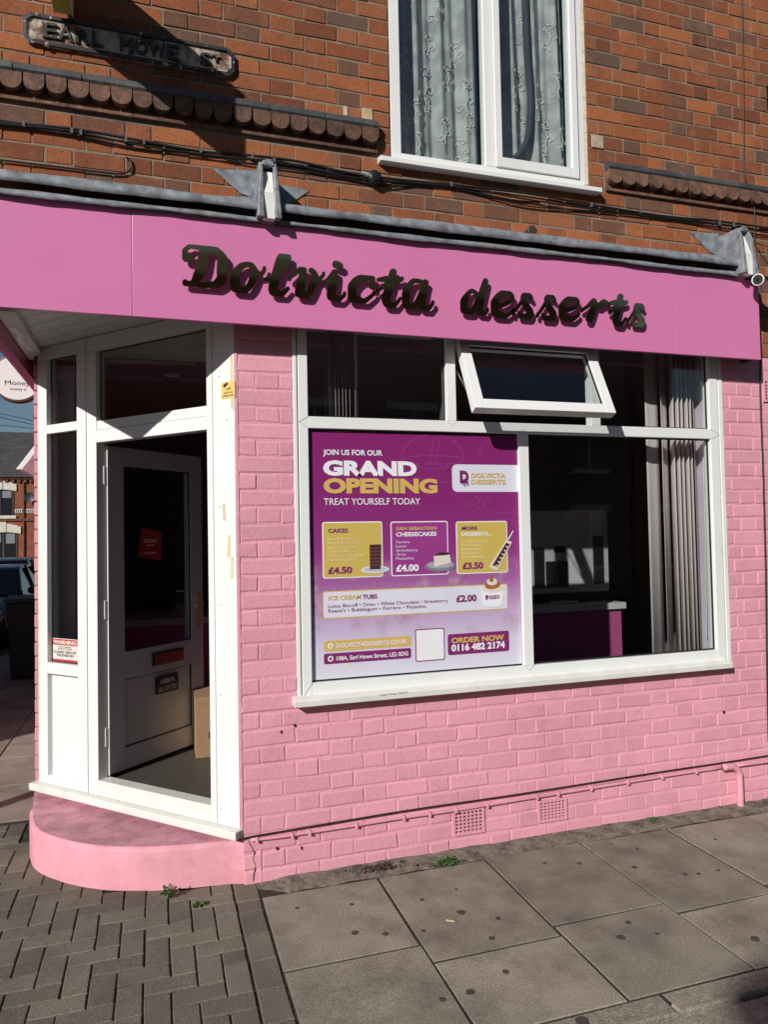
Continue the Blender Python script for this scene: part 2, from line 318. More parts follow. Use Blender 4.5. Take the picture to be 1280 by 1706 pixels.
# ================================================================== CORNER SHOP
shop=thing('corner_shop','corner shop of orange brick above and pink painted brick below, with a splayed doorway','building',(.9,1.5,0))
C=.08849; ZJ=.3316; PAIR=.369
WINX0=W(490,860)[0]; WINX1=W(1203,860)[0]; WINZ0=W(490,1172)[2]; WINZ1=2.97
UWX0,UWX1,UWZ0,UWZ1=.395,1.70,3.85,5.45
PILL=-.462
def bond(x0,x1,z0,z1,zbase,uoff,holes,course=C):
    out=[]; j=math.floor((z0-zbase)/course)
    while zbase+j*course<z1-1e-6:
        za,zb=max(z0,zbase+j*course),min(z1,zbase+(j+1)*course)
        off=uoff+(0 if j%2 else .5)*PAIR
        k=math.floor((x0-off)/PAIR)-1; cuts=[]
        while off+k*PAIR<x1:
            a=off+k*PAIR; jj=rnd.uniform(-.006,.006); cuts+=[(a,a+PAIR/3+jj),(a+PAIR/3+jj,a+PAIR)]; k+=1
        iv=[(x0,x1)]
        for h in holes:
            ov=min(zb,h[3])-max(za,h[2])
            if ov>.35*(zb-za):
                ni=[]
                for a,b in iv:
                    if h[0]>a: ni.append((a,min(b,h[0])))
                    if h[1]<b: ni.append((max(a,h[1]),b))
                iv=[t for t in ni if t[1]-t[0]>.005]
        for a,b in iv:
            seg=[(max(a,c0),min(b,c1)) for c0,c1 in cuts if min(b,c1)-max(a,c0)>0]
            seg=[s for s in seg]
            if len(seg)>1 and seg[0][1]-seg[0][0]<.045: seg[1]=(seg[0][0],seg[1][1]); seg=seg[1:]
            if len(seg)>1 and seg[-1][1]-seg[-1][0]<.045: seg[-2]=(seg[-2][0],seg[-1][1]); seg=seg[:-1]
            for s in seg: out.append((s[0],s[1],za,zb))
        j+=1
    return out
def brickmesh(ch,wob,seed):
    q=random.Random(seed); m=MB(); b=[(-.5,0),(.5,0),(.5,1),(-.5,1)]
    j=lambda s:q.uniform(-s,s)
    o=[(x+j(wob)*.35,0,z+j(wob)) for x,z in b]; cx,cz=ch
    mid=[]
    for k in range(4):
        (x,_,z)=o[k]; mid.append((x*(1-0)-(cx if x>0 else -cx),-1,z+(cz if z<.5 else -cz)))
    back=[(x,y+4,z) for x,y,z in o]
    m.add(back+o+mid,[(0,1,5,4),(1,2,6,5),(2,3,7,6),(3,0,4,7),(4,5,9,8),(5,6,10,9),(6,7,11,10),(7,4,8,11),(8,9,10,11)])
    return m
def lay(name,rects,mat,matmass,parent,joint,proud,ch,limit,wob,seed):
    var=[brickmesh(ch,wob,seed+k) for k in range(10)]; meshes=[]
    for k,v in enumerate(var):
        me=v.mesh(name); me.materials.append(mat); meshes.append(me)
    def key(rc):
        p=PX(((rc[0]+rc[1])/2,0,(rc[2]+rc[3])/2)); inside=-30<p[0]<1310 and -30<p[1]<1736
        return (0 if inside else 1,-(rc[1]-rc[0])*(rc[3]-rc[2])/p[2]**2)
    rects=sorted(rects,key=key); mass=MB()
    for i,rc in enumerate(rects):
        w_,h_=rc[1]-rc[0]-joint,rc[3]-rc[2]-joint
        if w_<.015 or h_<.01: continue
        x,z=(rc[0]+rc[1])/2,rc[2]+joint/2; y=rnd.uniform(-.0018,.0018); pr=proud*rnd.uniform(.7,1.25)
        if i<limit and key(rc)[0]==0:
            o=bpy.data.objects.new(name,meshes[i%10]); o.location=(x,y,z+rnd.uniform(-.0012,.0012)); o.scale=(w_,pr,h_); o.rotation_euler=(0,rnd.uniform(-.007,.007),0)
            col.objects.link(o); o.parent=parent
        else:
            v=var[i%10]; mass.add([(x+a*w_,y+b*pr,z+c*h_) for a,b,c in v.v],v.f)
    if mass.v: mass.build(name+'_field',matmass,parent)['kind']='stuff'
# --- backing walls with openings
def wallboxes(x0,x1,z0,z1,holes,y0,y1):
    xs=sorted({x0,x1,*[h[0] for h in holes],*[h[1] for h in holes]}); zs=sorted({z0,z1,*[h[2] for h in holes],*[h[3] for h in holes]}); m=MB()
    xs=[x for x in xs if x0<=x<=x1]; zs=[z for z in zs if z0<=z<=z1]
    for a,b in zip(xs,xs[1:]):
        run=None
        for c,d in zip(zs,zs[1:]):
            inn=any(h[0]<=(a+b)/2<=h[1] and h[2]<=(c+d)/2<=h[3] for h in holes)
            if not inn: run=(run[0],d) if run else (c,d)
            if inn or d==zs[-1]:
                if run: m.box(a,b,y0,y1,*run)
                run=None
    return m
WH=[(WINX0+.005,WINX1-.005,WINZ0-.02,WINZ1)]
UH=[(UWX0+.01,UWX1-.01,UWZ0,UWZ1)]
shopwall=wallboxes(PILL+.004,5.5,0,2.9,WH,.0012,.24).build('shop_wall',PINKM,shop)
upwall=wallboxes(-1.64,5.5,2.9,6.2,UH+[(-1.64,2.84,2.9,3.0)],.0,.24).build('upper_wall',MORTAR,shop)
VENTS=[(W(753,1370)[0],W(808,1370)[0],W(780,1390)[2],W(780,1345)[2]),(W(895,1350)[0],W(945,1350)[0],W(920,1368)[2],W(920,1329)[2])]
VENTR=(2.985,3.21,2.60,2.76)
rp=bond(PILL,5.4,-.02,2.9,ZJ,0.0,[(WINX0+.003,WINX1+.034,WINZ0-.02,WINZ1)]+VENTS+[VENTR])
lay('painted_brick',rp,PINKB,PINKS,shopwall,.009,.0026,(.016,.09),300,.06,100)
zb=W(1089,218.8)[2]; uo=W(1077.6,205)[0]
STR=[(-2,.335,3.885,4.075),(1.80,6,3.875,4.06)]
ru=bond(-1.63,5.4,2.9,6.1,zb,uo,UH+STR+[(-1.64,2.84,2.9,3.44)])
lay('red_brick',ru,BRICK,BRICKS,upwall,.0095,.0042,(.010,.04),300,.035,200)
# pillar corner bead and painted quoin edge
MB().box(PILL-.013,PILL+.003,-.003,.2,.235,2.95).build('quoin_edge',PINKM,shop,.003)
# air bricks
def airbrick(x0,x1,z0,z1):
    ar=MB(); ar.box(x0,x1,.0,.03,z0,z1); o=ar.build('air_brick',PINKM,shop)
    nx,nz=7,6; f=MB(); hx=(x1-x0-.024)/nx; hz=(z1-z0-.024)/nz; t=.0085
    f.box(x0,x1,-.010,0,z0,z0+.014).box(x0,x1,-.010,0,z1-.014,z1).box(x0,x0+.014,-.010,0,z0+.014,z1-.014).box(x1-.014,x1,-.010,0,z0+.014,z1-.014)
    for i in range(1,nx): f.box(x0+.012+i*hx-t/2,x0+.012+i*hx+t/2,-.0075,0,z0+.014,z1-.014)
    for k in range(1,nz): f.box(x0+.014,x1-.014,-.0078,0,z0+.012+k*hz-t/2,z0+.012+k*hz+t/2)
    f.build('grille',PINKB,o); h=MB()
    for i in range(nx):
        for k in range(nz):
            h.box(x0+.012+i*hx+t/2+.001,x0+.012+(i+1)*hx-t/2-.001,-.0018,-.001,z0+.012+k*hz+t/2+.001,z0+.012+(k+1)*hz-t/2-.001)
    h.build('holes',plain('vent dark',(.06,.02,.025),.9),o)
for v in VENTS+[VENTR]: airbrick(v[0]+.004,v[1]-.004,v[2]+.004,v[3]-.004)
# --- string course: grey coping blocks over scalloped terracotta blocks
def stringcourse(xa,xb,ztop,first):
    base=MB().box(xa,xb,.004,.05,ztop-.175,ztop-.002).build('string_course',SCAL,shop)
    x=xb if first else xa; sgn=-1 if first else 1; n=0
    while (x>xa+.02 if first else x<xb-.02):
        l=.305; a,b=(max(xa,x-l),x) if first else (x,min(xb,x+l))
        prof=[(.0,ztop),(-.045,ztop-.006),(-.054,ztop-.018),(-.054,ztop-.040),(-.046,ztop-.050),(.0,ztop-.052)]
        MB().prism(prof,lambda y,z:(a+.002,y,z),lambda y,z:(b-.003,y,z)).build('coping_block',COPE,base); x+=sgn*l; n+=1
    x=xb-.0 if first else xa; n=0
    while (x>xa+.03 if first else x<xb-.03):
        k=1 if (n==0 and first) else 3; l=.0995*k; a,b=(x-l,x) if first else (x,x+l)
        z1=ztop-.053; zc=ztop-.092; m=MB().box(a+.0015,b-.0015,-.003,.01,ztop-.160,z1-.001).box(a+.0015,b-.0015,-.022,.01,ztop-.176,ztop-.1602)
        for s in range(k):
            c=a+.0995*(s+.5)+rnd.uniform(-.002,.002); rr=.0465+rnd.uniform(-.002,.0015); dp=-.052+rnd.uniform(-.003,.006)
            poly=[(c-rr,z1),(c-rr,zc)]+[(c+rr*math.cos(R(180+180*t/10)),zc+rr*.93*math.sin(R(180+180*t/10))) for t in range(1,10)]+[(c+rr,zc),(c+rr,z1)]
            m.prism(poly,lambda px,z:(px,dp,z),lambda px,z:(px,-.0025,z))
        o=m.build('scallop_block',SCAL,base); x+=sgn*l; n+=1
stringcourse(-1.66,.325,4.068,True); stringcourse(1.808,5.0,4.05,False)
# --- fascia soffits and lead
FZ0,FZ1=2.842,3.362; FY=-.15; FXR=W(1267,560,-.15)[0]; FXL=-1.70
sign=thing('shop_fascia','long pink shop fascia with black gold mirror script lettering above the window','shop sign',(.6,-.15,FZ0))
jx=[FXL,W(220,440,-.15)[0],W(1124,520,-.15)[0],FXR]
for a,b in zip(jx,jx[1:]): MB().box(a+.0012,b-.0012,FY,FY+.018,FZ0,FZ1).build('panel',FASC,sign,.0015)
MB().box(FXL,FXR,FY+.019,FY+.05,FZ0+.008,FZ1-.01).build('backing_board',FASCD,sign)
MB().box(FXR-.02,FXR-.001,FY+.051,.0,FZ0+.01,FZ1-.01).build('end_board',BLACK,sign)
MB().box(FXL,FXL+.018,FY+.02,7.5,FZ0,FZ1).build('side_panel',FASC,sign)
MB().box(FXL+.0181,FXL+.05,FY+.051,7.5,FZ0+.012,FZ1-.02).build('side_board',FASCD,sign)
# rivets along the lower edge
# letters: strokes swept into a filled outline on a fine grid
def letter(strokes,x0,x1,z0,z1,T,closed=()):
    Wd,Ht=x1-x0,z1-z0; P=[];Wt=[];seg=[]
    h=.0023; pad=.006
    nx=int((Wd+2*pad)/h)+2; nz=int((Ht+2*pad)/h)+2
    gx=-pad+h*np.arange(nx); gz=-pad+h*np.arange(nz); XX,ZZ=np.meshgrid(gx,gz,indexing='ij'); D=np.full(XX.shape,9.)
    for st in strokes:
        pts=smooth_path([(p[0],p[1],p[2]*WB) for p in st],8)
        for a,b in zip(pts,pts[1:]):
            ax,az,aw=a[0]*Wd,a[1]*Ht,a[2]; bx,bz,bw=b[0]*Wd,b[1]*Ht,b[2]
            ax=min(max(ax,aw),Wd-aw) if Wd>2*aw else Wd/2; bx=min(max(bx,bw),Wd-bw) if Wd>2*bw else Wd/2
            az=min(max(az,aw),Ht-aw); bz=min(max(bz,bw),Ht-bw)
            dx,dz=bx-ax,bz-az; l2=dx*dx+dz*dz+1e-12; t=np.clip(((XX-ax)*dx+(ZZ-az)*dz)/l2,0,1)
            D=np.minimum(D,np.hypot(XX-ax-t*dx,ZZ-az-t*dz)-(aw+(bw-aw)*t))
    front=MB(); side=MB(); key={}
    def vid(p):
        k=(round(p[0],6),round(p[1],6))
        if k not in key: key[k]=len(front.v); front.v.append(T(p[0],p[1],1))
        return key[k]
    for i in range(nx-1):
        for k in range(nz-1):
            c=[(i,k),(i+1,k),(i+1,k+1),(i,k+1)]; d=[D[a] for a in c]
            if min(d)>=0: continue
            poly=[];edge=[]
            for s in range(4):
                a,b=c[s],c[(s+1)%4]; da,db=d[s],d[(s+1)%4]
                if da<0: poly.append((gx[a[0]],gz[a[1]]))
                if (da<0)!=(db<0):
                    t=da/(da-db); p=(gx[a[0]]+t*(gx[b[0]]-gx[a[0]]),gz[a[1]]+t*(gz[b[1]]-gz[a[1]])); poly.append(p); edge.append(p)
            if len(poly)>=3: front.f.append(tuple(vid(p) for p in poly))
            if len(edge)==2: side.add([T(*edge[0],1),T(*edge[1],1),T(*edge[1],0),T(*edge[0],0)],[(0,1,2,3)])
    return front,side
WB=1.02; tk,md,th=.0235,.0175,.0105
LET={
'D':[[(.06,.66,.018),(.03,.78,.014),(.2,.97,th),(.48,.985,.014),(.78,.88,.020),(.96,.58,.025),(.88,.26,.025),(.66,.05,.017),(.38,.03,.012),(.08,.06,.014),(.06,.10,.012)],[(.5,.95,.023),(.42,.5,.025),(.27,.08,.020)],[(.03,.72,.012),(.13,.68,.019),(.17,.76,.010)]],
'o':[[(.55,.96,.012),(.28,.8,md),(.08,.4,tk),(.18,.06,.020),(.40,.07,.015),(.58,.35,md),(.66,.72,.019),(.55,.96,.013)],[(.6,.86,.013),(.74,.66,.012),(.86,.66,.012),(1,.86,.009)]],
'l':[[(0,.36,.010),(.3,.42,.012),(.66,.62,.014),(.97,.86,.016),(.86,.99,.015),(.64,.92,.020),(.47,.55,tk),(.32,.16,tk),(.45,.02,.018),(.66,.06,.012),(.86,.20,.010)]],
'v':[[(0,.56,.009),(.2,.78,.012),(.42,.97,.015),(.36,.55,.021),(.30,.15,tk),(.42,.02,.019),(.58,.22,.016),(.72,.72,.018),(.62,.94,.014)],[(.7,.78,.013),(.82,.66,.011),(1,.86,.009)]],
'i':[[(0,.42,.009),(.25,.52,.010),(.55,.72,.014),(.44,.35,.022),(.38,.12,tk),(.55,.02,.017),(.78,.09,.011),(1,.22,.009)],[(.60,.91,.020),(.74,.88,.020)]],
'c':[[(.88,.62,.016),(.94,.86,.015),(.70,.97,.014),(.30,.76,.020),(.08,.34,tk),(.26,.05,.020),(.56,.07,.014),(1,.42,.009)]],
't':[[(.64,.98,.018),(.52,.62,.021),(.36,.22,tk),(.46,.03,.018),(.66,.08,.012),(.86,.26,.009)],[(.1,.68,.010),(.4,.72,.016),(.7,.70,.016),(1,.77,.011)],[(0,.38,.009),(.25,.5,.010),(.46,.68,.011)]],
'a':[[(.64,.88,.013),(.40,.95,.013),(.14,.55,.021),(.12,.14,.021),(.32,.04,.016),(.52,.36,.015),(.70,.84,.015)],[(.74,.97,.018),(.62,.42,.022),(.62,.12,.020),(.76,.03,.014),(1,.30,.009)]],
'd':[[(.60,.56,.012),(.38,.62,.012),(.12,.32,.021),(.12,.08,.020),(.32,.02,.016),(.55,.28,.015),(.72,.58,.014)],[(.93,.99,.016),(.76,.55,.021),(.66,.14,.021),(.78,.02,.015),(1,.18,.009)]],
'e':[[(.16,.40,.012),(.58,.50,.013),(.90,.76,.015),(.68,.97,.014),(.32,.76,.019),(.10,.34,tk),(.30,.04,.019),(.60,.07,.014),(1,.34,.009)]],
's':[[(0,.14,.009),(.26,.40,.010),(.56,.78,.012)],[(.92,.80,.012),(.76,.97,.014),(.54,.84,.016),(.62,.56,.019),(.84,.28,.020),(.70,.06,.017),(.42,.04,.013),(.34,.20,.011)]],
'r':[[(0,.44,.009),(.22,.62,.011),(.44,.88,.015),(.46,.72,.018),(.34,.32,.022),(.26,.05,.020)],[(.42,.80,.013),(.62,.72,.016),(.80,.86,.018),(1,.70,.010)]]}
BB=[('D',303.6,379,409.5,479.4),('o',383.3,444,436.4,489.2),('l',439.8,486,422,493.8),('v',480,542.5,445.6,497.5),('i',536,577,434,502),('c',579.5,626,458,505.7),('t',626,673.7,447,512.9),('a',669.8,724,464.5,516.5),
('d',767,814.7,461.8,524.5),('e',818,858,484,530),('s',853,889.5,487.4,531),('s',893.4,927.9,490.7,534.3),('e',931,967,494,535.6),('r',968,1018,496.6,538.3),('t',1014,1047.6,489,544),('s',1043.7,1075.5,504.8,544.8)]
LY=FY-.030
for ch,a,b,c,d in BB:
    X0=W(a,(c+d)/2,LY)[0]; X1=W(b,(c+d)/2,LY)[0]; Z1=W((a+b)/2,c,LY)[2]; Z0=W((a+b)/2,d,LY)[2]
    T=lambda x,z,k:(X0+x,LY if k else LY+.005,Z0+z)
    fr_,sd=letter(LET[ch],X0,X1,Z0,Z1,T); nf=len(fr_.f); fr_.add(sd.v,sd.f); me=bpy.data.meshes.new('letter'); me.from_pydata(fr_.v,[],fr_.f); me.materials.append(GOLD); me.materials.append(LETTSIDE)
    for k,p in enumerate(me.polygons): p.material_index=0 if k<nf else 1
    o=bpy.data.objects.new('letter',me); col.objects.link(o); put(o,sign)
    st_=LET[ch][0]; sm=MB()
    for p in (st_[len(st_)//3],st_[2*len(st_)//3]): qx,qz=X0+min(max(p[0],.15),.85)*(X1-X0),Z0+min(max(p[1],.12),.88)*(Z1-Z0); sm.tube([(qx,LY+.0055,qz),(qx,FY+.001,qz)],.004,6)
    sm.build('standoff_studs',LETTSIDE,o)['kind']='stuff'
# soffit
SZ=2.985
sof=MB().box(-1.66,PILL-.02,FY+.05,1.35,SZ+.012,SZ+.03).build('soffit',SOFF,shop)
E1=np.array([-.68264,.73075,0]); N1=np.array([.73075,.68264,0]); P0=np.array([-.458,.017,0])
def TS(s,d,z): p=P0+E1*s+N1*d; return (p[0],p[1],z)
for k in range(9):
    d0=-.02-.11*(k+1); d1=-.02-.11*k-.004
    # board strip parallel to the doorway, clipped to the fascia corner
    pts=[]
    for (s,d) in ((-.4,d0),(2.2,d0),(2.2,d1),(-.4,d1)): pts.append((P0+E1*s+N1*d)[:2])
    def clip(poly,ax,val,keepgt):
        out=[]
        for i in range(len(poly)):
            a,b=poly[i],poly[(i+1)%len(poly)]; fa=(a[ax]>=val)==keepgt; fb=(b[ax]>=val)==keepgt
            if fa: out.append(a)
            if fa!=fb:
                t=(val-a[ax])/(b[ax]-a[ax]); out.append(a+t*(b-a))
        return out
    pg=clip(clip(pts,0,FXL+.06,True),1,FY+.055,True); pg=clip(pg,0,PILL-.02,False) if pg else pg
    if len(pg)>2: MB().prism([tuple(p) for p in pg],lambda x,y:(x,y,SZ),lambda x,y:(x,y,SZ+.0115)).build('soffit_board',SOFF,sof)
MB().box(FXL+.055,FXL+.15,.25,1.30,SZ-.045,SZ-.002).build('soffit_trim',SOFF,sof,.003)
m=MB()
for k in range(5):
    yy=.55+k*.1; m.box(FXL+.075+.01*math.sin(k*2),FXL+.105+.012*math.sin(k*2),yy,yy+.099,SZ-.0475,SZ-.0449)
m.build('flaked_patch',plain('bare white patch',(.85,.84,.82),.6),sof)
# lead flashing
def flash(xa,xb,name,prof,amp,seed):
    n=int((xb-xa)/.03); q=random.Random(seed); ph=[[q.random()*6.3 for _ in range(4)] for _ in prof]; V=[]; c=len(prof)
    for i in range(n+1):
        X=xa+(xb-xa)*i/n
        for k,(y,z) in enumerate(prof):
            p=ph[k]; wv=amp*(.5*math.sin(X*3.1+p[0])+.35*math.sin(X*7.7+p[1])+.25*math.sin(X*17+p[2])+.12*math.sin(X*41+p[3])); V.append((X,y+wv*.5,z+wv))
    m=MB().add(V,[(i*c+k,i*c+k+1,(i+1)*c+k+1,(i+1)*c+k) for i in range(n) for k in range(c-1)])
    o=m.build(name,LEAD,shop,smooth=True); s=o.modifiers.new('solid','SOLIDIFY'); s.thickness=.003; return o
flash(-1.72,2.80,'lead_flashing',[(.004,FZ1+.17),(-.004,FZ1+.15),(-.10,FZ1+.132),(-.180,FZ1+.106),(-.190,FZ1+.094),(-.192,FZ1+.076),(-.193,FZ1+.052)],.006,3)
flash(-1.71,2.83,'lower_lead_strip',[(-.10,FZ1+.028),(-.165,FZ1+.026),(-.176,FZ1+.016),(-.178,FZ1-.004)],.006,5)
MB().box(FXL+.02,FXR-.02,-.128,-.004,FZ1-.005,FZ1+.02).build('fascia_capping',WHITEP,shop)
# corbels with cut lead soakers
def corbel(cx,ztop,zbot,mirror):
    o=MB().box(cx-.03,cx+.03,-.215,.0,zbot,zbot+.13).build('corbel',WHITEP,shop,.004)
    MB().prism([(-.215,zbot+.13),(.0,zbot+.13),(.0,ztop),(-.16,ztop-.03)],lambda y,z:(cx-.024,y,z),lambda y,z:(cx+.024,y,z)).build('corbel_face',WHITEP,o)
    cap=MB()
    for sx in (-1,1):
        cap.prism([(-.235,zbot+.0),(-.02,zbot+.02),(-.002,ztop+.02),(-.175,ztop+.012),(-.205,ztop-.05)],lambda y,z:(cx+sx*.026,y,z),lambda y,z:(cx+sx*(.062 if z<zbot+.15 else .046),y,z))
    cap.prism([(-.03,0),(-.02,.025),(0,.034),(.02,.025),(.03,0)],lambda x,z:(cx+x*1.25,-.19,ztop-.01+z),lambda x,z:(cx+x*1.25,0,ztop+.0+z))
    c=cap.build('lead_cap',LEAD,o,.006)
    for k,(dx,dz,ww) in enumerate(((-.26,.30,.10),(-.255,.16,.075),(.25,.25,.09),(.25,.12,.06))):
        if mirror and dx>0: continue
        s=1 if dx>0 else -1
        z0=zbot+dz-ww*.9; MB().prism([(cx+s*.04,z0-.02),(cx+s*.04,z0+ww+.03),(cx+dx,zbot+dz+.02),(cx+s*.12,z0+.0)],lambda x,z:(x,-.007,z),lambda x,z:(x,-.011,z)).build('lead_soaker',LEAD,o)
corbel(-.315,3.66,3.365,False); corbel(2.70,3.655,3.36,True)
# --- curved doorstep
back=[(-1.60,1.19),(-.40,.06),(-.372,.02)]
stepcurve=[tuple(p[:2]) for p in smooth_path([(a,b,0) for a,b in stepcurve],4)]
m=MB(); n=len(stepcurve); top=.212
rings=[(1.0,0,0),(1.0,0,.185),(.992,.004,.203),(.975,.01,top)]
cx_,cy_=-.9,.9
vs_=[]
for k,(s,_,z) in enumerate(rings): vs_+=[(cx_+(x-cx_)*s,cy_+(y-cy_)*s,z) for x,y in stepcurve]
fs_=[]
for k in range(len(rings)-1):
    for i in range(n-1): fs_.append((k*n+i,k*n+i+1,(k+1)*n+i+1,(k+1)*n+i))
b=len(vs_); vs_+=[(-1.61,1.21,top),(-.36,.12,top)]
fs_.append(tuple((len(rings)-1)*n+i for i in range(n))+(b,b+1))
m.add(vs_,fs_[:-1]); step=m.build('doorstep',STEPM,shop,smooth=True)
STEPT=M('worn dirty pink step',(.60,.275,.335),.75,var=.15,vs=9,bump=.5,bs=60,c2=(.34,.175,.20),c2s=7,c2lo=.42,c2hi=.72,spec=.2,grain=(70,.12))
MB().add(vs_,[fs_[-1]]).build('tread',STEPT,step)
# --- doorway frame on the splay
DF=thing  # (alias unused)
door_frame=MB()
zb_,zt_=.285,SZ-.003
def bar(name,s0,s1,z0,z1,d0=-.03,d1=.035,mat=PVC,parent=None,bev=.003):
    return MB().box(s0,s1,d0,d1,z0,z1,T=TS).build(name,mat,parent,bev)
s_=lambda x,y:None
def S2(x,y,off=-.028):
    p=PL(x,y,P0+off*N1,N1); return float((p-P0)@E1),float(p[2])
fr=bar('door_frame',0.0,.150,zb_,zt_,-.028,.04,PVC,shop,.002)          # wide white post beside the pink pillar
sJ0,sJ1,sM0,sM1,sG0,sG1,sE=.152,.192,1.064,1.150,1.238,1.522,1.600
HZ0,HZ1=2.345,2.462
bar('jamb',sJ0,sJ1,zb_,zt_-.09,parent=fr); bar('jamb',sM0,sM1,zb_,zt_-.09,parent=fr)
bar('transom',sJ1,sM0,HZ0,HZ1-.045,parent=fr); bar('transom',sJ1,sM0,HZ1-.043,HZ1+.012,-.026,.035,parent=fr)
bar('head',sJ0,sM1,zt_-.088,zt_,parent=fr); bar('head',sM1+.006,sE,zt_-.075,zt_,parent=fr)
bar('stile',sM1+.006,sG0,zb_,zt_-.077,parent=fr); bar('stile',sG1,sE,zb_,zt_-.077,parent=fr)
bar('rail',sG0,sG1,2.435,2.49,parent=fr); bar('rail',sG0,sG1,.955,1.022,parent=fr); bar('rail',sG0,sG1,zb_,.335,parent=fr)
bar('panel',sG0,sG1,.335,.955,.004,.02,parent=fr,bev=0); bar('panel_face',sG0+.022,sG1-.022,.36,.93,-.004,.004,parent=fr,bev=.003)
bar('threshold',sJ1,sM0,zb_,.372,-.03,.05,PVCD,fr,.003); bar('sill',-.012,1.645,.240,.283,-.075,.05,PVCD,fr,.006)
bar('pane',sJ1,sM0,HZ1+.012,zt_-.088,.006,.012,GLASS,fr,0); bar('pane',sG0,sG1,2.49,zt_-.075,.006,.012,GLASS,fr,0); bar('pane',sG0,sG1,1.022,2.435,.006,.012,GLASS,fr,0)
gk=MB()
for (a,b_,c,d) in ((sJ1,sM0,HZ1+.012,zt_-.088),(sG0,sG1,2.49,zt_-.075),(sG0,sG1,1.022,2.435)):
    t=.007; gk.box(a,a+t,.002,.0055,c,d,T=TS).box(b_-t,b_,.002,.0055,c,d,T=TS).box(a+t,b_-t,.002,.0055,c,c+t,T=TS).box(a+t,b_-t,.002,.0055,d-t,d,T=TS)
gk.build('gasket',GASK,fr)
bar('corner_strip',1.602,1.625,.25,zt_,-.02,.06,CREAM,fr,.003)
# brick nib of the side wall and the side wall itself
SWX=-1.60
side=MB().box(SWX,SWX+.2,1.26,9,0,2.9).build('side_wall',PINKM,shop); MB().box(SWX,SWX+.24,1.2,9,2.9,6.2).build('side_upper_wall',BRICKS,shop)
nb=[]
z=.25
while z<2.85:
    nb.append((z,z+C)); z+=C
for k,(a,b_) in enumerate(nb):
    MB().box(SWX-.006-(.002 if k%2 else 0),SWX+.06,1.232,1.26+.2,a+.004,b_-.004).build('painted_brick',PINKB,side,.004)
MB().prism([(-1.64,1.2),(-1.64,1.0),(-.5,.007),(-.5,.24)],lambda x,y:(x,y,3.0),lambda x,y:(x,y,6.2)).build('corner_upper_wall',BRICKS,shop) if False else None
# building body: roof slab and closing walls so the interior is a closed room
CT0=M('white inner sill',(.6,.59,.57),.4,var=.04)
INT=M('darkened aubergine interior',(.16,.10,.14),.7,var=.1,vs=2); LIL=M('lilac plaster',(.55,.48,.56),.7,var=.06,vs=3)  # back walls coloured dark: the room's dimness is put into their tone
FLO=M('shop floor vinyl',(.075,.066,.058),.45,var=.3,vs=120); CEI=M('shop ceiling',(.24,.19,.22),.7,var=.05)
RX0,RX1,RY1=-1.39,4.4,4.1
room=[tuple((P0+E1*.02+N1*.05)[:2]),tuple((P0+E1*1.62+N1*.05)[:2]),(RX0,RY1),(RX1,RY1),(RX1,.24),(-.42,.24)]
MB().prism(room,lambda x,y:(x,y,.2),lambda x,y:(x,y,.355)).build('shop_floor',FLO,shop)
room=[tuple((P0+E1*.0+N1*.06)[:2]),tuple((P0+E1*1.62+N1*.06)[:2]),(RX0,RY1+.2),(RX1+.2,RY1+.2),(RX1+.2,.05),(-.42,.05)]
MB().prism(room,lambda x,y:(x,y,3.02),lambda x,y:(x,y,3.12)).build('shop_ceiling',CEI,shop)
MB().box(RX0-.2,RX1+.2,RY1,RY1+.2,.2,3.02).build('back_wall',INT,shop); MB().box(RX1,RX1+.2,.24,RY1,.2,3.02).build('party_wall',INT,shop)
MB().box(SWX+.201,SWX+.22,1.40,RY1,.2,3.02).build('inner_wall',LIL,shop)
MB().box(SWX+.065,SWX+.23,1.236,1.2595,.36,3.02).box(SWX+.2005,SWX+.23,1.2596,1.40,.36,3.02).build('inner_return',LIL,shop)
MB().box(WINX1-.012,WINX1-.0052,.055,.245,WINZ0,2.97).box(WINX0+.0052,WINX0+.012,.055,.245,WINZ0,2.97).build('window_reveal',LIL,shop); MB().box(WINX0,WINX1,.055,.26,WINZ0-.018,WINZ0+.03).build('inner_sill',CT0,shop)
xa,xb_=W(108,900,1.50)[0],W(133,900,1.50)[0]; MB().box(xa,xb_,1.50,1.56,.356,3.015).build('lobby_wall',LIL,shop); MB().box(W(97,900,1.49)[0],xa-.001,1.49,1.56,.356,3.015).build('lobby_frame',PVC,shop)
MB().box(-1.4,4.6,RY1+.2,8.8,0,6.2).build('rear_block',BRICKS,shop)
MB().box(-1.9,5.7,-.15,9.1,6.2,6.35).build('roof',COPE,shop)
# --- shop window
sw=MB()
def wb(name,x0,x1,z0,z1,y0=-.012,y1=.05,mat=PVC,parent=None,bev=.003): return MB().box(x0,x1,y0,y1,z0,z1).build(name,mat,parent,bev)
def fx(x,y): return W(x,y,-.012)[0]
def fz(x,y): return W(x,y,-.012)[2]
XA=WINX0+.004; XB=fx(500,860); XC=XB+.052; XR0=fx(1189,860); XR1=fx(1203,860)
win=wb('shop_window',XB,XC,WINZ0+.03,WINZ1-.07,parent=shop)
wb('trim',XA,XA+.020,WINZ0+.02,WINZ1,-.008,.03,parent=win); wb('gap',XA+.020,XB,WINZ0+.02,WINZ1,.004,.03,GASK,win,0)
wb('trim',XR1+.012,WINX1+.032,WINZ0+.02,WINZ1,-.008,.03,parent=win); wb('trim',XR1,XR1+.012,WINZ0+.02,WINZ1,-.002,.03,PVCD,win,.001)
TZ0,TZ1=fz(620,716),fz(620,697); MX0,MX1=fx(869,900),fx(885,900); BZ0,BZ1=WINZ0+.03,fz(690,1124)
wb('frame_side',XR0,XR1,BZ0,WINZ1-.07,parent=win)
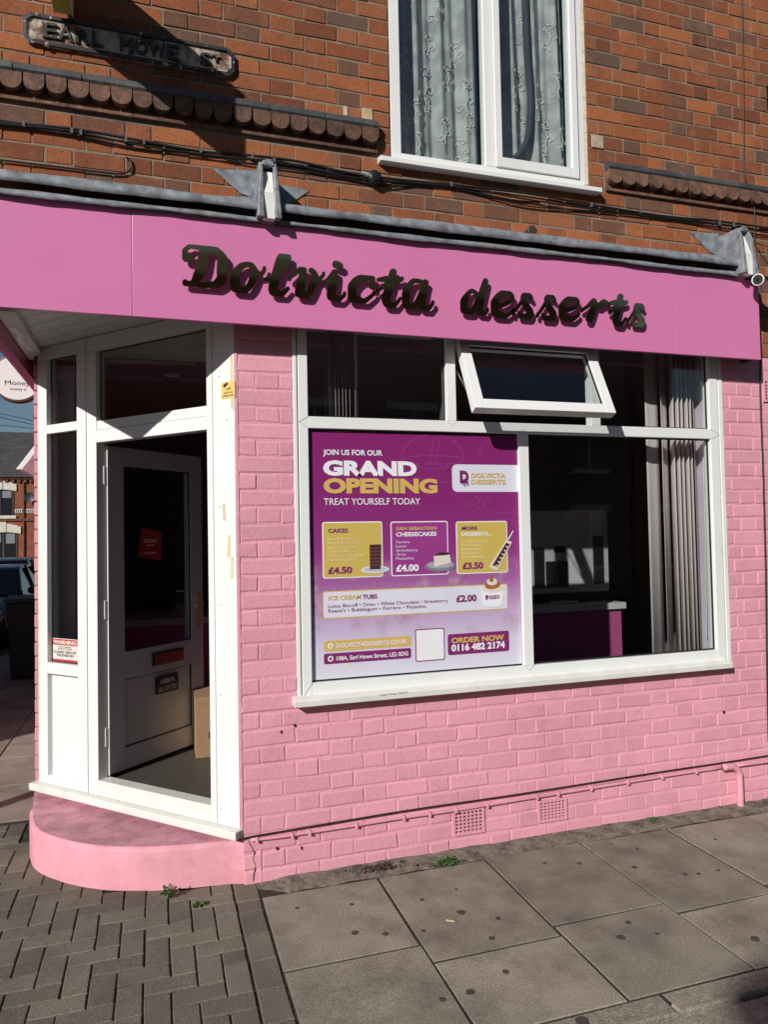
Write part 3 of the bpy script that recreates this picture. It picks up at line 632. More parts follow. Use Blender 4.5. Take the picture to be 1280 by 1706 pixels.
wb('bottom_rail',XC,XR0,BZ0,BZ1,parent=win); wb('top_rail',XB,XR1,WINZ1-.068,WINZ1,parent=win)
wb('transom',XC,XR0,TZ0,TZ1,-.013,.05,parent=win); wb('mullion',MX0,MX1,BZ1,TZ0,-.0125,.05,parent=win)
FX0,FX1,FX2,FX3=fx(744,650),fx(760,650),fx(985,660),fx(1000,660)
wb('mullion',FX0,FX1,TZ1,WINZ1-.068,-.0125,.05,parent=win); wb('mullion',FX2,FX3,TZ1,WINZ1-.068,-.0125,.05,parent=win)
for a,b_,c,d in ((XC,FX0,TZ1,WINZ1-.068),(FX3,XR0,TZ1,WINZ1-.068),(MX1,XR0,BZ1,TZ0),(XC,MX0,BZ1,TZ0)):
    wb('pane',a,b_,c,d,.022,.028,GLASS,win,0); t=.009; gm=MB()
    gm.box(a,a+t,.014,.0215,c,d).box(b_-t,b_,.014,.0215,c,d).box(a+t,b_-t,.014,.0215,c,c+t).box(a+t,b_-t,.014,.0215,d-t,d); gm.build('gasket',GASK,win)
sill=MB().prism([(-.072,.885),(-.072,.915),(-.064,.922),(.02,.935),(.02,.885)],lambda y,z:(fx(489,1175)-.004,y,z-.0),lambda y,z:(W(1222,1112,-.07)[0],y,z)).build('sill',PVCD,win,.003)
sd_=MB()
for k in range(9): sd_.box(.26+k*.018,.274+k*.018+.004,-.0735,-.0715,.912+rnd.uniform(-.004,.003),.9165+rnd.uniform(-.002,.002))
sd_.build('scuffed_patch',plain('grey scuff',(.33,.31,.28),.9,var=.3),win)
# open top-hung fanlight
hz=WINZ1-.075; A=R(26); SL=hz-TZ1+.012
def TF(x,d,v):     # v = distance down the sash from the hinge, d = depth through the sash (0 = outside face)
    return (x,-.022-math.sin(A)*v+ (d)*math.cos(A)*1.0, hz-math.cos(A)*v+(d)*math.sin(A)*-1.0*-1*-1)
sx0,sx1=FX1+.012,FX2-.006+.02
f=MB(); fw=.062
f.box(sx0,sx0+fw,0,.055,0,SL,T=TF); sash=f.build('fanlight_sash',PVC,win,.003)
MB().box(sx1-fw,sx1,0,.055,0,SL,T=TF).build('sash_stile',PVC,sash,.003); MB().box(sx0+fw,sx1-fw,0,.055,0,fw,T=TF).build('sash_rail',PVC,sash,.003); MB().box(sx0+fw,sx1-fw,0,.055,SL-fw,SL,T=TF).build('sash_rail',PVC,sash,.003)
MB().box(sx0+fw,sx1-fw,.02,.026,fw,SL-fw,T=TF).build('sash_pane',GLASS,sash)
m=MB()
for a,b_,c,d in ((sx0+fw,sx0+fw+.008,fw,SL-fw),(sx1-fw-.008,sx1-fw,fw,SL-fw),(sx0+fw+.008,sx1-fw-.008,fw,fw+.008),(sx0+fw+.008,sx1-fw-.008,SL-fw-.008,SL-fw)): m.box(a,b_,.012,.0195,c,d,T=TF)
m.build('gasket',GASK,sash)
MB().box(sx0+.01,sx1-.01,.0552,.062,SL-.02,SL-.004,T=TF).build('seal',GASK,sash)
for sx in (sx0+.004,sx1-.012):      # friction stays
    MB().tube([(sx,-.0,hz-.20),TF(sx,.05,SL*.72)],.004,6).build('stay',plain('steel',(.5,.5,.5),.35,metal=1),sash)
MB().box((sx0+sx1)/2-.08,(sx0+sx1)/2+.16,-.03,-.013,hz+.012,hz+.032).build('trickle_vent',PVC,win,.003)
# weld seams at the frame corners
sm=MB()
def seam(x0,z0,x1,z1,y): 
    l=math.hypot(x1-x0,z1-z0); nx,nz=-(z1-z0)/l*.0008,(x1-x0)/l*.0008
    sm.prism([(x0-nx,z0-nz),(x1-nx,z1-nz),(x1+nx,z1+nz),(x0+nx,z0+nz)],lambda x,z:(x,y,z),lambda x,z:(x,y+.002,z))
for (x0,z0,x1,z1) in ((XB,BZ0,XC,BZ1),(XR1,BZ0,XR0,BZ1),(XB,(TZ0+TZ1)/2,XC,TZ1),(XB,(TZ0+TZ1)/2,XC,TZ0),(XR1,(TZ0+TZ1)/2,XR0,TZ1),(XR1,(TZ0+TZ1)/2,XR0,TZ0),((MX0+MX1)/2,BZ1-.028,MX0,BZ1),((MX0+MX1)/2,BZ1-.028,MX1,BZ1),((MX0+MX1)/2,TZ0+.028,MX0,TZ0),((MX0+MX1)/2,TZ0+.028,MX1,TZ0),((FX0+FX1)/2,TZ1-.028,FX0,TZ1),((FX0+FX1)/2,TZ1-.028,FX1,TZ1)): seam(x0,z0,x1,z1,-.0141)
sm.build('weld_seams',plain('seam grey',(.38,.38,.37),.6),win)['kind']='stuff'
sc=MB()
for (px,py) in ((378,700),(367,845),(369,1008),(368,1157),(369,1346),(365,628)):
    a_,z_=S2(px,py); sc.box(a_-.003,a_+.003,-.0292,-.0275,z_-.003,z_+.003,T=TS)
sc.build('screw_heads',plain('screw grey',(.2,.2,.2),.6),fr)['kind']='stuff'
# crack where the step meets the wall
cp=[W(x,y,-.004) for x,y in ((414,1400),(419,1410),(424,1420),(422,1430),(426,1442),(423,1455),(422,1467))]; ck=MB()
for a_,c_ in zip(cp,cp[1:]): ck.prism([(a_[0]-.0018,a_[2]),(a_[0]+.0018,a_[2]),(c_[0]+.0018,c_[2]),(c_[0]-.0018,c_[2])],lambda x,z:(x,-.0052,z),lambda x,z:(x,-.002,z))
ck.build('crack',plain('crack dark',(.07,.03,.035),.9),shop)
# --- upper window
upy=.012
uw=MB().box(UWX0+.015,UWX0+.075,-.002,.06,3.885,5.4).build('upper_window',PVC,shop,.003)
xm0,xm1=W(806,120)[0],W(838,150)[0]
def ub(n,x0,x1,z0,z1,y0=-.002,mat=PVC,bev=.003): return MB().box(x0,x1,y0,.06,z0,z1).build(n,mat,uw,bev)
UR=W(972,200)[0]
ub('frame_side',UR-.045,UR,3.885,5.4); ub('mullion',xm0,xm0+.06,3.925,5.4); ub('sash_stile',xm0+.062,xm0+.105,3.925,5.4,-.014); ub('bottom_rail',UWX0+.075,UR-.045,3.86,3.924)
ub('sash_rail',xm0+.105,UR-.09,3.926,3.985,-.014); ub('sash_stile',UR-.09,UR-.046,3.926,5.4,-.014)
MB().prism([(-.06,3.835),(-.06,3.862),(.03,3.884),(.03,3.835)],lambda y,z:(W(632,200,-.05)[0],y,z),lambda y,z:(W(1001,263,-.05)[0],y,z)).build('sill',PVC,uw,.003)
MB().box(UWX0+.075,xm0,.012,.018,3.924,5.4).build('pane',GLASS,uw); MB().box(xm0+.105,UR-.09,.004,.010,3.985,5.4).build('pane',GLASS,uw)
MB().box(UWX0-.012,UWX0+.015,.0015,.05,3.885,5.4).build('mastic',M('dark mastic',(.05,.045,.04),.9,var=.4,vs=50,bump=1,bs=60),uw); MB().box(UR,UR+.022,-.003,.05,3.9,5.4).build('mastic',CREAM,uw)
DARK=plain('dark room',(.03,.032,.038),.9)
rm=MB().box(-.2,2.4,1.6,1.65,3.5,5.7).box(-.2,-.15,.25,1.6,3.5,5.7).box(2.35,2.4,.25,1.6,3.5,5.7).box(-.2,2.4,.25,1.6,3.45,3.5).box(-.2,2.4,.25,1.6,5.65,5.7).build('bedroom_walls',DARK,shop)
# stone patch and odd bricks by the window
MB().box(W(985,240)[0],W(1005,240)[0],-.009,.0,W(995,248)[2],W(995,227)[2]).build('stone_patch',M('pale stone',(.42,.33,.25),.9,var=.15,vs=30,bump=.6),shop,.004)
for (a,b_,c,d,mt) in ((572,579,178,194,'cream'),(603,620,181,203,'buff')):
    MB().box(W(a,186)[0],W(b_,186)[0],-.0105,.0,W(a,d)[2],W(a,c)[2]).build('patch_brick',M(mt+' patch',(.48,.38,.22) if mt=='buff' else (.5,.42,.32),.9,var=.15,vs=30,bump=.6),shop,.003)
# ================================================================== DOOR
H0=P0+E1*1.06+N1*.055; TH=R(44); DL=.80
dx=np.array([math.cos(TH),math.sin(TH),0]); dn=np.array([-math.sin(TH),math.cos(TH),0])   # dn points away from the street side seen here
def TD(u,d,z): p=H0+dx*u+dn*d; return (p[0],p[1],z)
DZ0,DZ1=.378,2.335
PVCSHADE=M('shade toned white upvc door',(.52,.51,.53),.3,var=.02)  # white upvc darkened: the doorway's shade is put into this grey
def db(n,u0,u1,z0,z1,d0=0,d1=.06,mat=PVCSHADE,parent=None,bev=.003): return MB().box(u0,u1,d0,d1,z0,z1,T=TD).build(n,mat,parent,bev)
door=db('door',0,.115,DZ0,DZ1,parent=shop,mat=PVCSHADE)
db('stile',DL-.115,DL,DZ0,DZ1,parent=door); db('rail',.115,DL-.115,DZ1-.115,DZ1,parent=door); db('rail',.115,DL-.115,.92,1.085,parent=door); db('rail',.115,DL-.115,DZ0,DZ0+.13,parent=door)
db('panel',.115,DL-.115,DZ0+.13,.92,.014,.05,parent=door,bev=0); db('pane',.115,DL-.115,1.085,DZ1-.115,.024,.030,GLASSD,door,0)
gm=MB()
for a,b_,c,d in ((.115,.123,1.085,DZ1-.115),(DL-.123,DL-.115,1.085,DZ1-.115),(.123,DL-.123,1.085,1.093),(.123,DL-.123,DZ1-.123,DZ1-.115),(.115,.12,DZ0+.13,0.92),(DL-.12,DL-.115,DZ0+.13,0.92),(.12,DL-.12,0.915,0.92),(.12,DL-.12,DZ0+.13,DZ0+.135)): gm.box(a,b_,.006,.0135,c,d,T=TD)
gm.build('gasket',GASK,door)
lp=db('letter_plate',.33,.60,.962,1.045,-.010,0,BLACK,door,.003); db('letter_flap',.345,.59,.972,1.036,-.014,-.0102,M('copper letter flap',(.45,.16,.06),.3,metal=.9,var=.05),lp,.002)
npl=db('number_plate',.37,.555,.775,.885,-.003,.0135,BLACK,door,.001)
SILV=plain('silver print',(.62,.62,.62),.5)
def dt(b,u0,u1,z,h,bold=0): return textobj('lettering',text(b,lambda x,y,d:TD(u0+x,-.0032-d,z+y),u1-u0,h,bold),SILV,npl)
dt('108/A',.40,.525,.836,.033,.02); dt('EARL HOWE STREET',.38,.545,.787,.036,0)
hd=db('handle_plate',DL-.062,DL-.03,1.16,1.40,-.008,0,M('brass handle',(.45,.27,.14),.3,metal=.9,var=.05),door,.004)
MB().tube([TD(DL-.046,-.008,1.32),TD(DL-.046,-.05,1.32),TD(DL-.13,-.055,1.315)],.009,8).build('lever',MATS['brass handle'],hd)
db('edge_strip',-.012,-.001,DZ0,DZ1,-.004,.04,PVC,door,.001)
for z in (.55,1.3,2.1): db('hinge',-.035,-.012,z,z+.11,.0,.03,PVC,door,.003)
RED=plain('red card',(.42,.018,.015),.5)
c0=.345; card=MB().prism([(-.098,-.075),(.088,-.105),(.098,.075),(-.07,.112)],lambda x,z:TD(c0+x,.0205,1.735+z),lambda x,z:TD(c0+x,.0235,1.735+z)).build('red_card',RED); tag(card,'small tilted red notice card stuck to the open door glass','notice')
cl=plain('pale print',(.75,.6,.55),.6); m=MB()
for zz,a,b_ in ((.03,-.055,.055),(.018,-.055,.05),(-.005,-.035,.03),(-.055,-.05,-.02),(-.055,-.01,.05)): m.box(c0+a,c0+b_,.0195,.0204,1.735+zz-.003,1.735+zz+.004,T=TD)
m.build('print_lines',cl,card)
# ================================================================== PRINTED NOTICES ON THE FRAME
def TSs(s,z,d): return TS(s,-.0285-d,z)
YEL=plain('yellow sticker',(.72,.52,.16),.5); INK=plain('black ink',(.012,.012,.012),.6)
a,b_=S2(369,650)[0],S2(392,650)[0]; z0,z1=S2(380,664)[1],S2(380,636)[1]
st=MB().prism(rrect(b_,a,z0,z1,.004),lambda s,z:TSs(s,z,.0),lambda s,z:TSs(s,z,.0012)).build('cctv_sticker',YEL); tag(st,'square yellow CCTV IN OPERATION sticker high on the white door post','sticker')
for t,zz in (('CCTV IN',.026),('OPERATION',.010)):
    wd=(a-b_)*(.62 if t=='CCTV IN' else .86); u0=(a+b_)/2+wd/2
    textobj('lettering',text(t,lambda x,y,d:TSs(u0-x,z0+zz+y,.0013+d*.3),wd,.0085,.03),INK,st)
MB().prism([(.0,.03),(.03,.045),(.036,.032),(.008,.016)],lambda x,z:TSs(a-.012-x,z0+.042+z,.0013),lambda x,z:TSs(a-.012-x,z0+.042+z,.0018)).build('camera_icon',INK,st)
MB().prism([(.022,.012),(.052,.012),(.052,.022),(.047,.022),(.047,.017),(.022,.017)],lambda x,z:TSs(a-.012-x,z0+.035+z,.0013),lambda x,z:TSs(a-.012-x,z0+.035+z,.0018)).build('camera_bracket_icon',INK,st)
# warning notice inside the sidelight
def TW(s,z,d): return TS(s,.0055-d,z)
a,b_=S2(87,1086,.005)[0],S2(130,1086,.005)[0]; z0,z1=S2(108,1108,.005)[1]+.012,S2(108,1064,.005)[1]
wn=MB().prism(rrect(b_,a,z0,z1,.003),lambda s,z:TW(s,z,0),lambda s,z:TW(s,z,.001)).build('warning_notice',plain('white card',(.68,.64,.58),.6)); tag(wn,'white WARNING closed circuit television notice with red bands in the narrow sidelight','notice')
RB=plain('red band',(.45,.03,.03),.6); hh=z1-z0; ww=a-b_
MB().prism([(b_+.004,z1-hh*.27),(a-.004,z1-hh*.27),(a-.004,z1-.004),(b_+.004,z1-.004)],lambda s,z:TW(s,z,.0011),lambda s,z:TW(s,z,.0015)).build('red_band',RB,wn)
MB().prism([(b_+.004,z0+.004),(a-.004,z0+.004),(a-.004,z0+hh*.15),(b_+.004,z0+hh*.15)],lambda s,z:TW(s,z,.0011),lambda s,z:TW(s,z,.0015)).build('red_band',RB,wn)
for t,fz_,hf,wf,mt,bo in (('WARNING',.78,.15,.9,MATS['white card'],.04),('THESE PREMISES',.63,.055,.5,INK,0),('ARE PROTECTED BY',.55,.055,.56,INK,0),('CLOSED CIRCUIT',.40,.10,.88,INK,.02),('TELEVISION',.27,.10,.66,INK,.02)):
    u0=(a+b_)/2+ww*wf/2; textobj('lettering',text(t,lambda x,y,d:TW(u0-x,z0+hh*fz_+y,.0016+d*.4),ww*wf,hh*hf,bo),mt,wn)
# old tape
TAPE=plain('yellowed tape',(.66,.55,.33),.7,var=.1)
for k,(x,y,w_,h_,rt,lb) in enumerate(((397,635,6,95,0,'long strip of yellowed tape down the post beside the cctv sticker'),(374,853,7,29,-2,'short upper strip of yellowed tape on the white door post'),(382,910,7,38,4,'middle torn strip of yellowed tape on the white door post'),(387,946,7,38,3,'lowest strip of yellowed tape on the white door post'))):
    s0,zc=S2(x,y); s0=max(s0,.014); s1=S2(x+w_,y)[0]; zt=S2(x,y-h_/2)[1]; hw=.0105; hh=zt-zc; sk=math.tan(R(rt))*hh
    tag(MB().prism([(s0-hw+sk,zc-hh),(s0+hw+sk,zc-hh*.94),(s0+hw-sk,zc+hh),(s0-hw*.6-sk,zc+hh*.96)],lambda s,z:TSs(s,z,.0),lambda s,z:TSs(s,z,.0009)).build('tape_strip',TAPE),lb,'tape','old tape on the door post')
# ================================================================== GRAND OPENING POSTER
PY=.0125
pp=[W(510,717,PY),W(866,731,PY),W(873,1112,PY),W(512,1141,PY)]
px0=XC+.004; px1=MX0-.003; pz0=BZ1+.010; pz1=TZ0-.012
def postermat():
    m=bpy.data.materials.new('poster print'); m.use_nodes=True; n=m.node_tree; b=n.nodes['Principled BSDF']; L=n.links.new; b.inputs['Roughness'].default_value=.5; b.inputs['Specular IOR Level'].default_value=.25
    geo=n.nodes.new('ShaderNodeNewGeometry'); sp=n.nodes.new('ShaderNodeSeparateXYZ'); L(geo.outputs['Position'],sp.inputs[0])
    mr=n.nodes.new('ShaderNodeMapRange'); mr.inputs['From Min'].default_value=pz0; mr.inputs['From Max'].default_value=pz1; L(sp.outputs['Z'],mr.inputs['Value'])
    cr=n.nodes.new('ShaderNodeValToRGB'); E=cr.color_ramp.elements; E[0].position=.0; E[0].color=(.66,.66,.75,1); E[1].position=1; E[1].color=(.215,.017,.135,1)
    for p,c in ((.12,(.60,.56,.70)),(.26,(.47,.31,.52)),(.38,(.34,.11,.32)),(.50,(.26,.035,.205)),(.72,(.225,.02,.155))): e=E.new(p); e.color=(*c,1)
    L(mr.outputs['Result'],cr.inputs['Fac'])
    vo=n.nodes.new('ShaderNodeTexVoronoi'); vo.inputs['Scale'].default_value=26; L(geo.outputs['Position'],vo.inputs['Vector'])
    no=n.nodes.new('ShaderNodeTexNoise'); no.inputs['Scale'].default_value=5; L(geo.outputs['Position'],no.inputs['Vector'])
    band=n.nodes.new('ShaderNodeValToRGB'); e=band.color_ramp.elements; e[0].position=.12; e[0].color=(0,0,0,1); e[1].position=.47; e[1].color=(0,0,0,1)
    for p,v in ((.22,.5),(.36,.75),(.43,.5)): q=e.new(p); q.color=(v,v,v,1)
    L(mr.outputs['Result'],band.inputs['Fac'])
    t=n.nodes.new('ShaderNodeMapRange'); t.inputs['From Min'].default_value=.48; t.inputs['From Max'].default_value=.6; L(no.outputs['Fac'],t.inputs['Value'])
    mu=n.nodes.new('ShaderNodeMath'); mu.operation='MULTIPLY'; L(band.outputs['Color'],mu.inputs[0]); L(t.outputs['Result'],mu.inputs[1])
    ph=n.nodes.new('ShaderNodeMixRGB'); ph.inputs['Color1'].default_value=(.20,.05,.10,1); ph.inputs['Color2'].default_value=(.55,.36,.48,1); L(vo.outputs['Distance'],ph.inputs['Fac'])
    mx=n.nodes.new('ShaderNodeMixRGB'); L(mu.outputs[0],mx.inputs['Fac']); L(cr.outputs['Color'],mx.inputs['Color1']); L(ph.outputs['Color'],mx.inputs['Color2']); L(mx.outputs['Color'],b.inputs['Base Color'])
    return m
poster=sheet([(px0,pz0),(px1,pz0),(px1,pz1),(px0,pz1)],PY,PY+.003).build('poster',postermat()); tag(poster,'purple and lavender GRAND OPENING poster of cakes filling the left shop window','poster')
pw=plain('print white',(.80,.80,.84),.5); pg=plain('print gold',(.62,.42,.12),.5); ppu=plain('print purple',(.20,.018,.14),.5); pgy=plain('print card gold',(.58,.43,.10),.5); ppm=plain('print magenta',(.30,.04,.24),.5); pln=plain('print faint line',(.30,.05,.21),.5); pal=plain('print pale lilac',(.68,.68,.78),.5); pyl=plain('print cream text',(.80,.70,.42),.5)
yA,yB,yC=PY-.0008,PY-.0016,PY-.0024
def quadpoly(p): return [(W(x,y,PY)[0],W(x,y,PY)[2]) for x,y in p]
def card(x0,x1,yl0,yl1,mat,edge=None,r=.014,lv=0,yr0=None,yr1=None):
    """rounded rectangle printed on the poster, given in photo pixels"""
    a=W(x0,yl0,PY); b=W(x0,yl1,PY); X1=W(x1,yl0 if yr0 is None else yr0,PY); Z1,Z0=a[2],b[2]
    if yr0 is not None: Z1=(Z1+X1[2])/2; Z0=(Z0+W(x1,yr1,PY)[2])/2
    y=PY-.0007*(lv+1)
    if edge is not None:
        sheet(rrect(a[0],X1[0],Z0,Z1,r),y,y+.0006).build('printed_border',edge,poster); y-=.0007
        sheet(rrect(a[0]+.006,X1[0]-.006,Z0+.006,Z1-.006,r*.7),y,y+.0006).build('printed_card',mat,poster)
    else: sheet(rrect(a[0],X1[0],Z0,Z1,r),y,y+.0006).build('printed_card',mat,poster)
TY=PY-.0022
def pt(b,p,q,h,m,bo=0): walltext(b,p,q,h,m,poster,TY,bo)
def z5(x,y): return (480+x/3.048,540+y/3.048)
def z6(x,y): return (500+x/3.2,840+y/3.2)
pt('JOIN US FOR OUR',z5(178,663),z5(480,668),9.2,pw,.025)
pt('GRAND',z5(178,763),z5(655,768),23.5,pw,.055); pt('OPENING',z5(180,852),z5(760,857),23.5,pg,.055)
pt('TREAT YOURSELF TODAY',z5(182,916),z5(672,917),11.5,pw,.005)
card(753,868,773.6,819.5,pal,None,.03); pt('DOLVICTA',z5(930,779),z5(1105,781),7.8,pg,.03); pt('DESSERTS',z5(930,812),z5(1105,813),7.8,pg,.03)
pt('D',z5(873,800),z5(918,800),18,ppu,.07)
m=MB()
for k,(x,l) in enumerate(((878,8),(887,16),(897,24),(905,12),(913,20))):
    a=W(*z5(x-3,798),TY); b_=W(*z5(x+3,800+l),TY); m.box(a[0],b_[0],TY-.0008,TY,b_[2],a[2])
m.build('drip_icon',ppu,poster)
def lst(items,x,ys,h,mat):
    for (t,xr),y in zip(items,ys): pt(t,z6(x,y),z6(xr,y-.003*(xr-x)),h,mat,0)
card(536.6,636.9,869.7,964.4,pgy,pw); pt('CAKES',z6(150,152),z6(256,150),6.9,ppu,.03)
lst((('Bruce Cake',277),('Red Velvet Cake',330),('Snickers Cake',305),('Lava Cake',266),('Tiramisu Original',338),('Funfetti Cake',297)),150,(191,213,236,258,280,303),4.6,pyl); pt('£4.50',z6(150,370),z6(278,366),10.8,ppu,.04)
card(650.6,746,869,960.3,ppm,pw); pt('SAN SEBASTIAN',z6(513,138),z6(728,136),5.6,pg,.02); pt('CHEESECAKES',z6(513,171),z6(728,168),6.9,pw,.03)
lst((('Ferrero',586),('Lotus',567),('Strawberry',628),('Oreo',565),('Pistachio',608)),513,(208,230,252,274,295),4.6,pal); pt('£4.00',z6(513,358),z6(634,354),11,pw,.04)
card(759.4,844.7,868.8,956.6,pgy,pw); pt('MORE',z6(863,137),z6(945,136),6,ppu,.03); pt('DESSERTS...',z6(863,168),z6(1025,167),6,pw,.03)
lst((('Cookie Dough',1000),('Brownies',950),('Milkshakes',970),('Sundaes',950),('Stick Waffles',990)),863,(204,225,246,267,288),4.5,pyl); pt('£3.50',z6(867,345),z6(978,341),10.6,ppu,.04)
card(537.5,846,984.4,1028.4,pal,pg,.014,0,972.8,1018)
pt('ICE CREAM',z6(152,510),z6(325,505),7.2,pg,.03); pt('TUBS',z6(334,505),z6(412,501),7.2,ppu,.03)
pt('Lotus Biscoff \u2022 Oreo \u2022 White Chocolate \u2022 Strawberry',z6(150,549),z6(788,524),6,ppu,0); pt("Reese's \u2022 Bubblegum \u2022 Ferrero \u2022 Pistachio",z6(150,576),z6(673,553),6,ppu,0); pt('£2.00',z6(833,520),z6(942,515),11,ppu,.04)
card(539.7,685,1068,1085.3,pg,None,.01,0,1058.8,1076.6); pt('DOLVICTADESSERTS.CO.UK',z6(195,765),z6(573,740),7.3,pw,.02)
card(539.7,685,1088.4,1106.6,ppu,None,.01,0,1080,1096.3); pt('108A, Earl Howe Street, LE2 0DG',z6(195,832),z6(577,805),7,pw,.02)
for yy,mt in ((755,pg),(823,ppu)):
    c=W(*z6(163,yy),PY); sheet([(c[0]+.0155*math.cos(k*.4488),c[2]+.0155*math.sin(k*.4488)) for k in range(14)],PY-.0022,PY-.0016).build('round_icon',pw,poster)
    sheet([(c[0]+.008*math.cos(k*.785),c[2]+.009*math.sin(k*.785)) for k in range(8)],PY-.0029,PY-.0023).build('icon_mark',mt,poster)
card(691.6,740.6,1047,1101,pw,ppu,.012,0,1046.9,1100.9)
card(746,848,1056,1091,ppu,None,.012,0,1051,1084.7); pt('ORDER NOW',z6(808,738),z6(1090,724),9,pg,.04); pt('0116 482 2174',z6(808,782),z6(1093,764),11,pw,.04)
# printed pictures on the poster
def pp_(pts,mat,lv,name='printed_picture'):
    y=PY-.0007*lv; q=[(W(*z6(x,yy),PY)[0],W(*z6(x,yy),PY)[2]) for x,yy in pts]; return sheet(q,y,y+.0006).build(name,mat,poster)
def ell(cx,cyy,rx,ry,a0=0,n=18): return [(cx+rx*math.cos(k*2*math.pi/n),cyy+ry*math.sin(k*2*math.pi/n)+a0*math.cos(k*2*math.pi/n)) for k in range(n)]
choc=plain('print chocolate',(.055,.014,.02),.6); chl=plain('print chocolate light',(.16,.06,.05),.6); plt=plain('print plate grey',(.20,.20,.24),.5); crm=plain('print cream',(.70,.64,.55),.6); caram=plain('print caramel',(.35,.13,.04),.6)
pp_(ell(400,348,76,20,-3),pal,4); pp_(ell(400,346,60,13,-3),plain('print plate shade',(.5,.5,.58),.5),5)
pp_([(370,216),(430,214),(428,345),(372,347)],choc,6)
for k in range(6): pp_([(372,233+k*18),(428,231+k*18),(428,236+k*18),(372,238+k*18)],chl,7)
pp_(ell(746,330,82,28,-3),plt,4); pp_(ell(746,322,72,20,-3),plain('print plate light',(.36,.36,.42),.5),5)
pp_([(712,275),(760,258),(797,266),(805,310),(716,334)],crm,6); pp_([(712,275),(740,258),(790,256),(797,268),(760,272)],choc,7)
pp_([(1100,190),(1130,202),(1050,352),(1005,336)],crm,5); pp_([(1098,205),(1118,212),(1050,335),(1025,325)],choc,6)
for k in range(6): pp_([(1095-k*11,222+k*20),(1112-k*11,226+k*20),(1100-k*11,232+k*20)],crm,7)
pp_([(1134,140),(1138,142),(1112,190),(1106,186)],pw,6)
pp_([(966,445),(1088,432),(1078,538),(1050,548),(1005,548),(980,540)],pw,5); pp_(ell(1028,448,62,22,-4),crm,6); pp_(ell(1025,430,42,22,-4),caram,7); pp_(ell(1022,412,28,20),crm,8); pp_(ell(1018,400,12,14),caram,9)
walltext('DOLVICTA',z6(1008,497),z6(1064,490),3,ppu,poster,PY-.0045,.02); walltext('DESSERTS',z6(1008,508),z6(1064,501),3,ppu,poster,PY-.0045,.02); pp_([(988,484),(1000,483),(1003,495),(998,508),(988,509)],ppu,6)
pp_([(233,855),(258,845),(266,866)],pyl,3,'tape_scrap')
# faint line drawings in the purple ground
def lines(paths,name='faint_drawing'):
    m=MB()
    for P in paths:
        q=[W(*z5(x,y),PY) for x,y in P]
        for a,b_ in zip(q,q[1:]):
            d=np.array([b_[0]-a[0],b_[2]-a[2]]); l=np.hypot(*d)+1e-9; nx,nz=-d[1]/l*.0016,d[0]/l*.0016
            m.prism([(a[0]-nx,a[2]-nz),(b_[0]-nx,b_[2]-nz),(b_[0]+nx,b_[2]+nz),(a[0]+nx,a[2]+nz)],lambda x,z:(x,PY-.0006,z),lambda x,z:(x,PY-.0001,z))
    m.build(name,pln,poster)['kind']='stuff'
arc=lambda cx,cyy,rx,ry,a,b_:[(cx+rx*math.cos(R(a+(b_-a)*k/16)),cyy-ry*math.sin(R(a+(b_-a)*k/16))) for k in range(17)]
lines([arc(735,690,160,130,0,180),arc(735,690,160,22,0,360),[(590,700),(640,975)],[(880,700),(840,820)],[(715,715),(745,570)],[(745,718),(775,572)],arc(735,720,80,14,0,360),arc(740,790,130,14,180,360),
       arc(1090,680,120,110,30,180),[(900,900),(905,940),(915,900),(930,930)],[(960,860),(965,915),(980,870),(995,935),(1010,875),(1030,910),(1050,868)],arc(1090,900,150,60,150,330),arc(300,960,60,60,20,160),arc(220,960,40,45,10,170),arc(380,975,45,50,10,170),arc(350,700,40,40,60,200)])
# ================================================================== STREET NAME SIGN
sgY=-.02
sg=thing('street_name_sign','rusty cast iron EARL HOWE ST street name plate high on the brick wall','street sign',tuple(W(210,90,sgY)))
IRON=M('rusty white iron',(.46,.40,.33),.8,var=.3,vs=18,bump=.8,bs=50,c2=(.13,.055,.028),c2s=11,c2lo=.47,c2hi=.60); IRONB=M('old black enamel',(.03,.026,.026),.5,var=.3,vs=30,c2=(.5,.47,.42),c2s=34,c2lo=.60,c2hi=.64)
x0,x1=W(38,55)[0],W(391,110)[0]; zt=W(210,52)[2]+.012; zl=W(210,52)[2]-.142
def oct_(x0,x1,z0,z1,c): return [(x0+c,z0),(x1-c,z0),(x1,z0+c),(x1,z1-c),(x1-c,z1),(x0+c,z1),(x0,z1-c),(x0,z0+c)]
zt=(W(40,25)[2]+W(385,85)[2])/2; zl=(W(42,72)[2]+W(388,137)[2])/2
sheet(oct_(x0,x1,zl,zt,.03),-.018,.0).build('plate',IRON,sg)
o_=oct_(x0+.002,x1-.002,zl+.002,zt-.002,.03); i_=oct_(x0+.02,x1-.02,zl+.02,zt-.02,.025); m=MB()
for k in range(8):
    a,b_,c,d=o_[k],o_[(k+1)%8],i_[(k+1)%8],i_[k]; m.add([(a[0],-.026,a[1]),(b_[0],-.026,b_[1]),(c[0],-.028,c[1]),(d[0],-.028,d[1]),(a[0],-.0181,a[1]),(b_[0],-.0181,b_[1]),(c[0],-.0181,c[1]),(d[0],-.0181,d[1])],[(0,1,2,3),(0,4,5,1),(2,6,7,3),(4,7,6,5)])
m.build('rim',IRONB,sg)
lh=(zt-zl)*.50; zbse=zl+(zt-zl)*.26
for t,a,b_ in (('E',72,97),('A',99,122),('R',126,150),('L',154,173),('H',200,222),('O',224,246),('W',248,275),('E',278,298)):
    X0,X1=W(a,80)[0],W(b_,80)[0]
    textobj('letter',text(t,lambda x,y,d:(X0+x,-.0181-d,zbse+y),X1-X0,lh,.02,.012),IRONB,sg)
